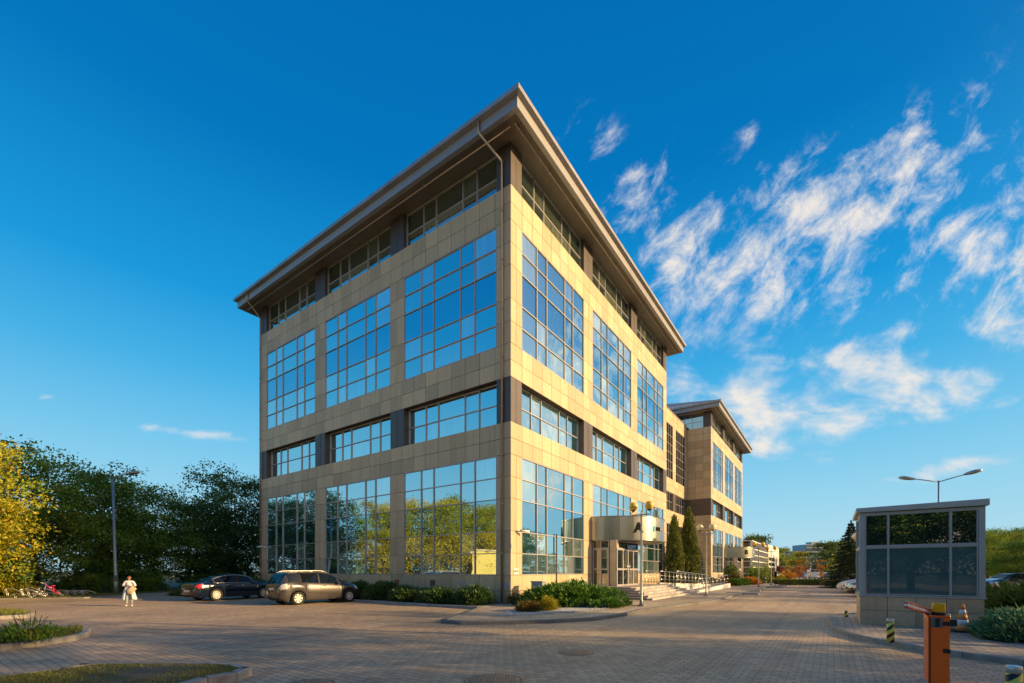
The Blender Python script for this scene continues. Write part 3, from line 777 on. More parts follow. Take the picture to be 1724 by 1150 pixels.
def window(root, F, u0, u1, z0, z1, cols, rows, out=-.07, glass='facade_glass', mid=None, fw=.04, name='window'):
    fb = MB(); U = [u0]; Zs = [z0]
    for c in cols: U.append(U[-1] + c*(u1-u0))
    for r_ in rows: Zs.append(Zs[-1] + r_*(z1-z0))
    d = .06
    for i, a in enumerate(U):
        w = fw*.9 if i in (0, len(U)-1) else fw/2
        F.quadbox(fb, max(a-w, u0), min(a+w, u1), z0, z1, out-.02, out+d)
    for i, a in enumerate(Zs):
        w = fw*.9 if i in (0, len(Zs)-1) else fw/2
        F.quadbox(fb, u0, u1, max(a-w, z0), min(a+w, z1), out-.022, out+d-.004)
    w = fb.build(name, 'frame_metal', root)
    gb = MB(); gm = []
    for i in range(len(U)-1):
        for j in range(len(Zs)-1):
            t = [random.uniform(-.0042, .0042) for _ in range(4)]
            q = [F.p(U[i]+.01, out+t[0], Zs[j]+.01), F.p(U[i+1]-.01, out+t[1], Zs[j]+.01), F.p(U[i+1]-.01, out+t[2]+0, Zs[j+1]-.01), F.p(U[i]+.01, out+t[0]+t[2]-t[1], Zs[j+1]-.01)]
            n = (Vector(q[1])-Vector(q[0])).cross(Vector(q[3])-Vector(q[0]))
            if n.dot(F.n.to_3d()) < 0: q = q[::-1]
            gb.add(q, [(0, 1, 2, 3)], 1 if (mid is not None and j == mid) else 0)
    g = gb.build('pane', [glass, 'spandrel_glass'], w)
    return w
def text_obj(name, txt, size, mat, parent, fn, depth=.03, bold=.0):
    c = bpy.data.curves.new(name, 'FONT'); c.body = txt; c.size = size; c.extrude = depth/2; c.offset = bold*size; c.align_x = 'CENTER'; c.align_y = 'CENTER'
    o = bpy.data.objects.new('tmp', c); col.objects.link(o)
    dg = bpy.context.evaluated_depsgraph_get(); me = bpy.data.meshes.new_from_object(o.evaluated_get(dg))
    col.objects.unlink(o); bpy.data.objects.remove(o)
    for v_ in me.vertices: v_.co = fn(v_.co.x, v_.co.y, v_.co.z)
    me.materials.clear(); me.materials.append(M[mat]); me.name = name
    return link(bpy.data.objects.new(name, me), parent)

def ring4(mb, x0, x1, y0, y1, pts, mi=0, seg=None):
    """sweep closed profile pts [(out, z)...] round the rectangle (mitred); optional split into sheets of length seg"""
    cor = [(x0, y0, -1, -1), (x1, y0, 1, -1), (x1, y1, 1, 1), (x0, y1, -1, 1)]
    n = len(pts)
    for i in range(4):
        a, b = cor[i], cor[(i+1) % 4]
        L = math.hypot(b[0]-a[0], b[1]-a[1]); k = max(1, int(L/seg)) if seg else 1
        for j in range(k):
            vs = []
            for e, t in ((0, j/k), (1, (j+1)/k)):
                for o, z in pts:
                    pa = (a[0]+a[2]*o, a[1]+a[3]*o); pb = (b[0]+b[2]*o, b[1]+b[3]*o)
                    g = (.004/L if seg else 0); tt = t + (g if e == 0 and j > 0 else 0) - (g if e == 1 and j < k-1 else 0)
                    vs.append((pa[0]+(pb[0]-pa[0])*tt, pa[1]+(pb[1]-pa[1])*tt, z))
            mb.add(vs, [(q, (q+1) % n, n+(q+1) % n, n+q) for q in range(n)] + [tuple(range(n)), tuple(range(2*n-1, n-1, -1))], mi)

def roof_parts(root, x0, x1, y0, y1, zs=22.12, rise=6.0):
    z = zs
    mb = MB(); ring4(mb, x0, x1, y0, y1, [(1.16, z+.38), (1.415, z+.46), (1.415, z+.67), (1.39, z+.69), (1.0, z+.69), (1.0, z+.38)], 0, 1.0); mb.build('gutter', 'gutter', root, fix=True)
    mb = MB(); ring4(mb, x0, x1, y0, y1, [(1.20, z-.06), (1.20, z+.385), (.95, z+.385), (.95, z-.02), (1.14, z-.02), (1.14, z-.06)], 0, 6.0); mb.build('fascia', 'fascia', root, fix=True)
    mb = MB(); ring4(mb, x0, x1, y0, y1, [(1.15, z), (1.15, z+.03), (-.75, z+.03), (-.75, z)], 0, 1.2); mb.build('soffit', 'soffit', root, fix=True)
    # hipped standing-seam roof
    mb = MB(); o = 1.32; X0, X1, Y0, Y1 = x0-o, x1+o, y0-o, y1+o; hw = min(X1-X0, Y1-Y0)/2; zt = z+.66; zr = zt+rise
    a = (X0, Y0, zt), (X1, Y0, zt), (X1, Y1, zt), (X0, Y1, zt)
    if Y1-Y0 >= X1-X0: r1, r2 = ((X0+X1)/2, Y0+hw, zr), ((X0+X1)/2, Y1-hw, zr); fs = [(0, 1, 4), (1, 2, 5, 4), (2, 3, 5), (3, 0, 4, 5)]
    else: r1, r2 = (X0+hw, (Y0+Y1)/2, zr), (X1-hw, (Y0+Y1)/2, zr); fs = [(0, 1, 5, 4), (1, 2, 5), (2, 3, 4, 5), (3, 0, 4)]
    mb.add([*a, r1, r2], fs)
    rf = mb.build('roof', 'roofing', root)
    sb = MB(); k = int((Y1-Y0)/.6)
    for i in range(1, k):
        y = Y0 + (Y1-Y0)*i/k; d = min(y-Y0, Y1-y, hw); t = d/hw
        for sgn, xe in ((1, X0), (-1, X1)):
            sb.tube([(xe, y, zt+.01), (xe+sgn*d, y, zt+rise*t+.01)], .03, 4)
    k = int((X1-X0)/.6)
    for i in range(1, k):
        x = X0 + (X1-X0)*i/k; d = min(x-X0, X1-x, hw); t = d/hw
        for sgn, ye in ((1, Y0), (-1, Y1)):
            sb.tube([(x, ye, zt+.01), (x, ye+sgn*d, zt+rise*t+.01)], .03, 4)
    sb.build('seam', 'roofing', rf)
    # cable rail hung under the soffit
    mb = MB()
    mb.tube([(x1+.72, y0-.72, z-.16), (x1+.72, y1+.6, z-.16)], .035, 6)
    mb.tube([(x0-.6, y0-.72, z-.165), (x1+.5, y0-.72, z-.165)], .035, 6)
    for i in range(10):
        y = y0-.4+(y1-y0+.6)*i/9; mb.obox((x1+.72, y, z-.09), .07, .07, .19)
        x = x1+.3-(x1-x0+.6)*i/9; mb.obox((x, y0-.72, z-.09), .07, .07, .19)
    mb.build('rail', 'pipe_metal', root)

def downpipe(root, pts, r=.055):
    mb = MB(); mb.tube(pts, r, 8)
    a, b = Vector(pts[-2]), Vector(pts[-1]); k = 9
    for i in range(1, k):
        q = a.lerp(b, i/k); mb.lathe([(r*1.35, q.z-.03), (r*1.35, q.z+.03)], 10, (q.x, q.y, 0))
    return mb.build('downpipe', 'pipe_metal', root)

def canopy(root, yc, letter, sign):
    rr, z0, z1 = 3.45, 3.58, 5.06
    def cp(t, r, z): return (r*math.cos(t), yc + r*math.sin(t), z)
    n = 12
    mb = MB()
    for i in range(n):
        t0, t1 = -math.pi/2 + math.pi*i/n + .0015, -math.pi/2 + math.pi*(i+1)/n - .0015
        for j in range(4):
            a, b = t0+(t1-t0)*j/4, t0+(t1-t0)*(j+1)/4
            vs = [cp(a, rr, z0), cp(b, rr, z0), cp(b, rr, z1), cp(a, rr, z1)]
            mb.add(vs, [(0, 1, 2, 3)], 0, False)
    c = mb.build('canopy', 'canopy_metal', root)
    for p in c.data.polygons: p.use_smooth = True
    bm = bmesh.new(); bm.from_mesh(c.data); bmesh.ops.remove_doubles(bm, verts=bm.verts, dist=.001); bm.to_mesh(c.data); bm.free()
    mb = MB(); k = 40
    arc = [cp(-math.pi/2+math.pi*i/k, rr-.02, 0) for i in range(k+1)]
    mb.prism([(x, y) for x, y, _ in arc], z0+.03, z1-.05)
    mb.build('soffit', 'canopy_under', c)
    mb = MB()
    for zz in (z0, z1):
        mb.tube([cp(-math.pi/2+math.pi*i/k, rr, zz) for i in range(k+1)], .03, 6)
    mb.build('trim', 'canopy_metal', c)
    def bend(t0):
        def f(x, y, z): return Vector(cp(t0 + x/rr, rr+.03+z, 4.32+y))
        return f
    text_obj('letter', letter, .88, 'letter_black', c, bend(R(-39.5)), .04, .022)
    if sign:
        text_obj('lettering', 'BO', .34, 'letter_black', c, bend(R(-11.5)), .03, .02)
        text_obj('lettering', 'MIS', .34, 'letter_grey', c, bend(R(-3.2)), .03, .01)
        mb = MB(); f = bend(R(-18)); mb.add([f(-.13, -.16, 0), f(.08, -.16, 0), f(.13, .17, 0), f(-.08, .17, 0)], [(0, 1, 2, 3)]); mb.build('logo', 'letter_blue', c)
    else:
        mb = MB(); f = bend(R(-15)); mb.add([f(-.2, -.1, 0), f(.2, -.1, 0), f(.2, .12, 0), f(-.2, .12, 0)], [(0, 1, 2, 3)]); mb.build('logo', 'sign_grey', c)
    # vestibule
    FL = .70
    v0, v1, xo = yc-3.23, yc+.6, 1.6
    Fs = Face((0, v0), (1, 0), (0, -1), xo); Ff = Face((xo, v0), (0, 1), (1, 0), v1-v0)
    window(root, Fs, .06, 1.15, FL, 3.05, [.5, .5], [.45, .55], 0, 'door_glass', None, .09, 'door')
    mb = MB(); panels(mb, Fs, 1.18, 1.6, FL, 3.58, 4); Fs.quadbox(mb, 1.18, 1.59, FL, 3.57, -.5, -.046)
    mb.build('pillar', 'stone', root)
    d = window(root, Ff, .02, v1-v0-.02, FL, 3.05, [.27, .23, .25, .25], [.45, .55], 0, 'door_glass', None, .11, 'door')
    for u_ in (1.75, 2.15): mb = MB(); mb.tube([Ff.p(u_, .07, FL+.85), Ff.p(u_, .07, FL+1.5)], .02, 6); mb.build('handle', 'steel', d)
    window(root, Ff, .02, v1-v0-.02, 3.06, 3.56, [.5, .5], [1], -.03, 'dark_glass', None, .06, 'window')
    window(root, Fs, .06, 1.15, 3.06, 3.56, [.5, .5], [1], -.03, 'dark_glass', None, .06, 'window')
    mb = MB(); mb.box(.05, xo-.1, v0+.1, v1-.05, FL+.02, 3.5); mb.build('lobby', 'core', root)
    mb = MB(); mb.sphere((xo+.1, v0+1.6, 3.1), .07, 10); mb.build('sensor', 'black_plastic', root)
    return c

def office(name, label, loc, letter, sign, left=True):
    root = thing(name, label, 'office building', loc, BA)
    FLt = Face((0, 0), (-1, 0), (0, -1), WL); FR = Face((0, 0), (0, 1), (1, 0), LR)
    FB = Face((-WL, 0), (0, 1), (-1, 0), LR); FE = Face((0, LR), (-1, 0), (0, 1), WL)
    # dark core behind the skin
    mb = MB()
    for bd in BANDS:
        kd, z0, z1 = bd[:3]
        i = {'stone': .05, 'win': .2, 'rec': .62}[kd] if z0 < 15 or kd != 'rec' else .4
        mb.box(-WL+i, -i, i, LR-i, z0, z1)
    mb.build('core', 'core', root)
    st = MB()
    for F, bb, full in ((FLt, LB, left), (FR, RB, True), (FB, LB, False), (FE, LB, False)):
        for bd in BANDS:
            kd, z0, z1 = bd[:3]
            if kd == 'stone' or (not full and kd == 'win'):
                panels(st, F, 0, F.L, z0, z1, bd[3] if kd == 'stone' else 6)
                continue
            edges = [(0, bb[0][0]), (bb[0][1], bb[1][0]), (bb[1][1], bb[2][0]), (bb[2][1], F.L)]
            if kd == 'win':
                zs = [z0]
                for r_ in ROWF: zs.append(zs[-1]+r_*(z1-z0))
                for a, b in edges:
                    panels(st, F, a, b, z0, z1, 0, .62, zs)
                    F.quadbox(st, a+.02, b-.02, z0, z1, -.21, -.046)
            else:
                if not full and (F is not FLt or z0 < 15):      # blank side with a dark band
                    cl = MB(); F.quadbox(cl, .55, F.L-.55, z0+.004, z1-.004, -.5, -.003)
                    k = int(F.L/2.4)
                    for q in range(1, k): F.quadbox(cl, F.L*q/k-.02, F.L*q/k+.02, z0+.01, z1-.01, -.1, .006)
                    cl.build('dark_band', 'dark_cladding', root)
                    edges = [(0, .55), (F.L-.55, F.L)]
                for a, b in edges:
                    cl = MB(); F.quadbox(cl, a, b, z0+.004, z1-.004, -.6, -.002)
                    if b-a > .6: F.quadbox(cl, (a+b)/2-.03, (a+b)/2+.03, z0+.01, z1-.01, -.05, .012)
                    cl.build('column', 'dark_cladding', root)
    st.build('stone_cladding', 'stone', root)
    for F, bb, full in ((FLt, LB, left), (FR, RB, True)):
        for bi_, (a, b) in enumerate(bb):
            if full:
                window(root, F, a, b, 1.44, 7.24, COLF, ROWF, -.06, 'facade_glass', 2)
                window(root, F, a, b, 12.54, 18.43, COLF, ROWF, -.06, 'facade_glass', 2)
                window(root, F, a+.01, b-.01, 8.81, 10.93, COLF, [.5, .5], -.42)
            if full or bi_ == 0 and False:
                window(root, F, a+.01, b-.01, 20.11, 22.14, COLF, [.42, .58], -.26, 'top_glass')
            else:
                window(root, F, a+.01 if bi_ else a+.1, b-.01, 20.11, 22.14, COLF, [.42, .58], -.26, 'top_glass')
    roof_parts(root, -WL, 0, 0, LR)
    canopy(root, 12.2, letter, sign)
    return root, FLt, FR

blockA, FLA, FRA = office('office_building', 'beige stone office block with letter A on its entrance canopy, the nearest building', CORNER, 'A', True)
dp = downpipe(blockA, [FLA.p(.95, 1.28, 22.6), FLA.p(.95, 1.28, 22.05), FLA.p(.46, .1, 21.3), FLA.p(.46, .1, .15)])
downpipe(blockA, [FLA.p(WL-.55, 1.28, 22.6), FLA.p(WL-.5, 1.25, 22.05), FLA.p(WL-.08, .1, 21.4), FLA.p(WL-.08, .1, .15)])
mb = MB(); FRA.quadbox(mb, 4.32, 4.38, .1, 3.7, .0, .05); mb.build('cable_duct', 'dark_cladding', blockA)
# little signs, vents and cameras fixed to the wall
def plate(F, u, z, w, h, mat, root, name='wall_sign', d=.02, txt=None):
    mb = MB(); F.quadbox(mb, u-w/2, u+w/2, z-h/2, z+h/2, 0.003, d); o = mb.build(name, mat, root)
    if txt:
        def fn(x, y, zz): return Vector(F.p(u+(x if F.d.y > 0 else -x), d+.006+zz, z+y))
        text_obj('lettering', txt, h*.5, 'letter_black', o, fn, .004)
    return o
plate(FRA, .42, 1.62, .42, .3, 'sign_white', blockA, txt='NOVI')
plate(FRA, 7.55, .98, .8, .34, 'sign_white', blockA, txt='BON 4')
plate(FLA, .25, .95, .42, .3, 'sign_grey', blockA); plate(FLA, 3.0, .98, .36, .3, 'sign_grey', blockA)
plate(FLA, 8.1, 1.0, .36, .3, 'brick_red', blockA, 'vent'); plate(FLA, 14.2, 1.05, .45, .35, 'sign_grey', blockA); plate(FLA, 5.2, 1.0, .36, .3, 'dark_cladding', blockA, 'vent')
def seccam(F, u, z, root):
    mb = MB(); mb.tube([F.p(u, 0, z), F.p(u, .18, z+.02)], .02, 6); a = Vector(F.p(u, .2, z+.05)); b = Vector(F.p(u+.42, .45, z-.0)); mb.tube([a, b], .055, 8)
    mb.obox(F.p(u, .02, z), .1, .1, .14); mb.build('security_camera', 'white_paint', root)
seccam(FRA, .5, 3.55, blockA); seccam(FLA, WL-.75, 3.5, blockA)

blockB, FLB, FRB = office('office_building', 'second beige office block with letter B on its canopy, farther down the yard', L2W(0, 43.9), 'B', False, left=False)

# recessed link between the two blocks
link_b = thing('link_building', 'recessed beige link wing between blocks A and B with tall dark windows', 'building', L2W(-3.0, LR+.01), BA)
LL = 43.9-LR-.02
FK = Face((0, 0), (0, 1), (1, 0), LL)
mb = MB(); mb.box(-14, -.22, .0, LL, -.1, 20.3); mb.build('core', 'core', link_b)
mb = MB(); lw = [(.9, 3.1), (4.3, 8.5), (9.8, 13.95), (14.1+.0, 18.3)]
lw = [(0.1, 2.9), (4.2, 8.4), (9.6, 12.8), (14.05, 18.3)]
zb = [(-.1, 1.44, 2), (7.24, 8.8, 2), (10.94, 12.54, 2), (18.9, 20.5, 2)]
for z0, z1, n in zb:
    panels(mb, FK, 0, LL, z0, z1, n); FK.quadbox(mb, 0, LL, z0, z1, -.21, -.046)
for z0, z1 in ((1.44, 7.24), (12.54, 18.9), (8.8, 10.94)):
    e = 0
    for a, b in lw + [(LL, LL)]:
        if a-e > .2 and not (z0 == 8.8): panels(mb, FK, e, a, z0, z1, 6); FK.quadbox(mb, e, a, z0, z1, -.21, -.046)
        e = b
mb.build('stone_cladding', 'stone', link_b)
e = 0
for a, b in lw + [(LL, LL)]:
    if a-e > .2: mb = MB(); FK.quadbox(mb, e, a, 8.8, 10.94, -.21, -.01); mb.build('column', 'dark_cladding', link_b)
    e = b
for a, b in lw:
    window(link_b, FK, a, b, 12.54, 18.9, [.24]*3+[.28], [.16]*5+[.2], -.08, 'dark_glass')
    window(link_b, FK, a, b, 8.82, 10.92, [.24]*3+[.28], [.5, .5], -.19, 'dark_glass')
    window(link_b, FK, a, b, 1.44, 7.24, [.24]*3+[.28], [.16]*5+[.2], -.08, 'dark_glass')
mb = MB(); mb.box(-14, .06, -.0, LL, 20.5, 20.58); mb.build('parapet_coping', 'fascia', link_b)

# ------------------------------------------------------------------ entrance steps, landing, ramp and railings
def steps(name, label, yoff, rz=BA):
    o = L2W(0, yoff)
    t = thing(name, label, 'steps', o, rz)
    n, top, bot = 5, .70, .09
    rise = (top-bot)/n
    dk, lt = MB(), MB()
    for k in range(n):
        z1 = bot + rise*(k+1); z0 = bot + rise*k - (.05 if k == 0 else 0)
        xo, y0, y1 = 4.8-.35*k, 6.07+.35*k, 16.5-.35*k
        dk.box(.02, xo-.03, y0+.03, y1-.03, z0, z1-.045)
        dk.box(.02, xo-.3, y0, y1, z1-.045, z1)          # tread with nosing
        # sunlit block-faced risers on the yard side, individual granite blocks
        m = 12
        for q in range(m):
            a, b = y0+(y1-y0)*q/m, y0+(y1-y0)*(q+1)/m
            lt.box(xo-.028, xo+.003+random.uniform(0, .006), a+.006, b-.006, z0, z1-.002)
    dk.build('step', 'granite', t); lt.build('edge_block', 'granite_light', t)
    return t
steps('entrance_steps', 'dark granite steps with pale block edge at the entrance of block A', 0)
steps('entrance_steps', 'distant pale steps at the entrance of block B', 43.9)

def railing(label, pts_fn, n, root_loc, group=None):
    t = thing('railing', label, 'railing', root_loc, BA, group)
    P = [Vector(pts_fn(i/n)) for i in range(n+1)]
    mb = MB(); 
    for h, r_ in ((.95, .024), (.62, .014), (.35, .014)):
        mb.tube([p + Vector((0, 0, h)) for p in P], r_, 6)
    mb.build('handrail', 'steel', t)
    for p in P:
        mb = MB(); mb.tube([p, p+Vector((0, 0, .93))], .02, 6); mb.lathe([(.05, p.z), (.05, p.z+.01)], 8, (p.x, p.y, 0)); mb.build('post', 'steel', t)
    return t
O = CORNER
railing('steel railing on the landing beside the entrance doors of block A', lambda t: (2.05, 13.0+2.6*t, .70), 4, O)
railing('inner steel handrail of the upper ramp flight along the wall', lambda t: (2.2, 15.8+10.6*t, .70-.35*t), 9, O)
railing('steel handrail between the two ramp flights', lambda t: (3.35, 15.9+10.3*t, .70-.38*t), 9, O)
railing('outer steel handrail of the lower ramp flight beside the walkway', lambda t: (4.55, 17.2+11.5*t, .10+.22*t), 7, O)
railing('steel handrail closing the far end of the ramp', lambda t: (2.2+2.35*t, 28.7, .33), 3, O)
rt = thing('ramp', 'pale concrete wheelchair ramp beside the steps of block A', 'ramp', O, BA)
def wedge(mb, x0, x1, y0, y1, za, zb_):
    vs = [(x0, y0, .05), (x1, y0, .05), (x1, y1, .05), (x0, y1, .05), (x0, y0, za), (x1, y0, za), (x1, y1, zb_), (x0, y1, zb_)]
    mb.add(vs, [(3, 2, 1, 0), (4, 5, 6, 7), (0, 1, 5, 4), (1, 2, 6, 5), (2, 3, 7, 6), (3, 0, 4, 7)])
mb = MB(); wedge(mb, 2.25, 3.3, 15.6, 26.9, .69, .33); mb.box(2.25, 4.5, 26.91, 28.8, .05, .33); wedge(mb, 3.4, 4.5, 16.6, 26.9, .1, .33); mb.build('flight', 'granite', rt)
mb = MB(); wedge(mb, 4.5, 4.72, 16.55, 28.8, .24, .5); wedge(mb, 3.31, 3.4, 15.6, 26.9, .78, .42); mb.box(2.1, 4.72, 28.81, 29.0, .05, .5); mb.build('kerb_wall', 'plaster_white', rt)
mb = MB(); wedge(mb, 2.1, 2.24, 15.6, 28.8, .8, .42); mb.build('kerb_wall', 'granite_light', rt)

# concrete stops at the yard edge of the walkway
p0 = None
for i, (px, py, lb) in enumerate([(1250, 1001, 'nearest pale concrete kerb block at the yard edge'), (1264, 995.5, 'second pale concrete kerb block at the yard edge'), (1304, 989.6, 'third small concrete kerb block, before the steps of block B'), (1313, 987.4, 'fourth concrete kerb block, near the farther globe lamps'), (1322.5, 984.8, 'farthest pale concrete kerb block, just before the hedge')]):
    g = G(px, py)
    if p0 is None:
        mb = MB(); mb.box(-.12, .12, -1.0, 1.0, 0, .16); p0 = mb.build('kerb_block', 'granite_light', bevel=.02); p0.location = g; p0.rotation_euler = (0, 0, BA+R(90)); tag(p0, lb, 'kerb block', 'pale kerb blocks along the yard')
    else:
        o = p0.copy(); col.objects.link(o); o.location = g; o.scale = (1, .7, 1); o['label'] = lb

# ------------------------------------------------------------------ buildings farther down the yard
FC0 = L2W(0, 80)
gb_ = thing('glass_building', 'low dark glass building with white floor bands beyond block B', 'building', FC0, BA)
mb = MB(); mb.box(-16, -.3, .3, 28, 0, 7.6); mb.build('core', 'core', gb_)
Fa = Face((0, 0), (-1, 0), (0, -1), 16); Fb = Face((0, 0), (0, 1), (1, 0), 28)
mb = MB()
for F in (Fa, Fb):
    for z in (0, 1.15, 2.35, 3.5, 4.7, 5.9, 7.45): F.quadbox(mb, 0, F.L, z, z+.17, -.32, .1)
    k = int(F.L/1.4)
    for i in range(k+1): F.quadbox(mb, max(0, F.L*i/k-.05), F.L*i/k+.05, 0, 7.6, -.32, .06)
mb.build('floor_band', 'plaster_white', gb_)
for F in (Fa, Fb):
    k = int(F.L/1.4)
    for j, z in enumerate((.17, 2.52, 4.87)):
        h = 2.1
        gbm = MB()
        for i in range(k):
            for zz in (z, z+1.17):
                q = [F.p(F.L*i/k+.05, -.02, zz), F.p(F.L*(i+1)/k-.05, -.02, zz), F.p(F.L*(i+1)/k-.05, -.02, zz+1.05), F.p(F.L*i/k+.05, -.02, zz+1.05)]
                if F is Fa: q = q[::-1]
                gbm.add(q, [(0, 1, 2, 3)])
        gbm.build('window', 'dark_glass', gb_, fix=False)
hb = thing('hall', 'white rendered hall wall rising behind the low glass building', 'building', L2W(0, 108.2), BA)
mb = MB(); mb.box(-18, 0, 0, 34, 0, 8.2); mb.build('wall', 'plaster_white', hb)
Fd = Face((0, 0), (0, 1), (1, 0), 34)
for j, z in enumerate((.4, 1.7, 3.0, 4.3)):
    mb = MB(); Fd.quadbox(mb, 1, 15, z, z+.8, .0, .05); mb.build('window', 'dark_glass', hb)
gh = thing('glass_hall', 'low pale glass hall behind the autumn trees', 'building', (86, 145, 0), R(4))
mb = MB(); mb.box(0, 10.2, 0, 8, 0, 4.9); mb.build('glazing', 'far_window', gh)
mb = MB()
for i in range(13): mb.box(.85*i-.05, .85*i+.05, -.1, 0, 0, 5)
for z in (2.4, 3.2, 4.0, 4.85): mb.box(0, 10.2, -.14, 0, z, z+.1)
mb.build('frame', 'plaster_white', gh)
bh = thing('brick_building', 'low red brick wall building behind the parked van', 'building', (75, 125, 0), R(4))
mb = MB(); mb.box(0, 7.6, 0, 6, 0, 3.0); mb.build('wall', 'brick_red', bh)
mb = MB(); mb.box(-.1, 7.7, -.1, 6.1, 3.0, 3.15); mb.build('roof', 'far_wall', bh)
def tower(name, label, x0, x1, y, h, fl, depth=14):
    t = thing(name, label, 'apartment building', (x0, y, 0), 0)
    mb = MB(); mb.box(0, x1-x0, 0, depth, 0, h); mb.box((x1-x0)*.3, (x1-x0)*.7, 2, 8, h, h+1.8); mb.build('wall', 'far_wall', t)
    for i in range(fl):
        z = h*(i+.35)/fl; fh = h/fl*.45
        mb = MB(); k = max(3, int((x1-x0)/3.2)); w = (x1-x0)/k
        for q in range(k): mb.box(w*q+.3, w*(q+1)-.3, -.12, .0, z, z+fh)
        mb.build('window', 'far_window', t)
    mb = MB()
    for i in range(fl): mb.box(.2, x1-x0-.2, -1.1, 0, h*(i+.1)/fl, h*(i+.32)/fl)
    mb.build('balcony', 'far_wall', t)
tower('apartment_building', 'tall grey-blue block of flats on the horizon above the van', 195, 213, 300, 19.5, 7)
tower('apartment_building', 'long lower wing of flats left of the tall grey-blue block', 172, 194, 303, 15.2, 6)
tower('apartment_building', 'pale distant building peeping over the trees right of the booth', 355, 385, 330, 28, 8)
# small yellow building off to the left, seen mirrored in the ground-floor windows
yb = thing('utility_building', 'small flat-roofed yellow building mirrored in the shaded facade windows', 'building', (-34, 8.5, 0), R(8))
mb = MB(); mb.box(0, 4, 0, 6.5, 0, 3.9); mb.build('wall', 'plaster_yellow', yb)
mb = MB(); mb.box(-.15, 4.15, -.15, 6.65, 3.9, 4.1); mb.build('roof', 'fascia', yb)
mb = MB(); mb.box(4.0, 4.05, 2.2, 3.3, .1, 2.3); mb.build('door', 'sign_white', yb)
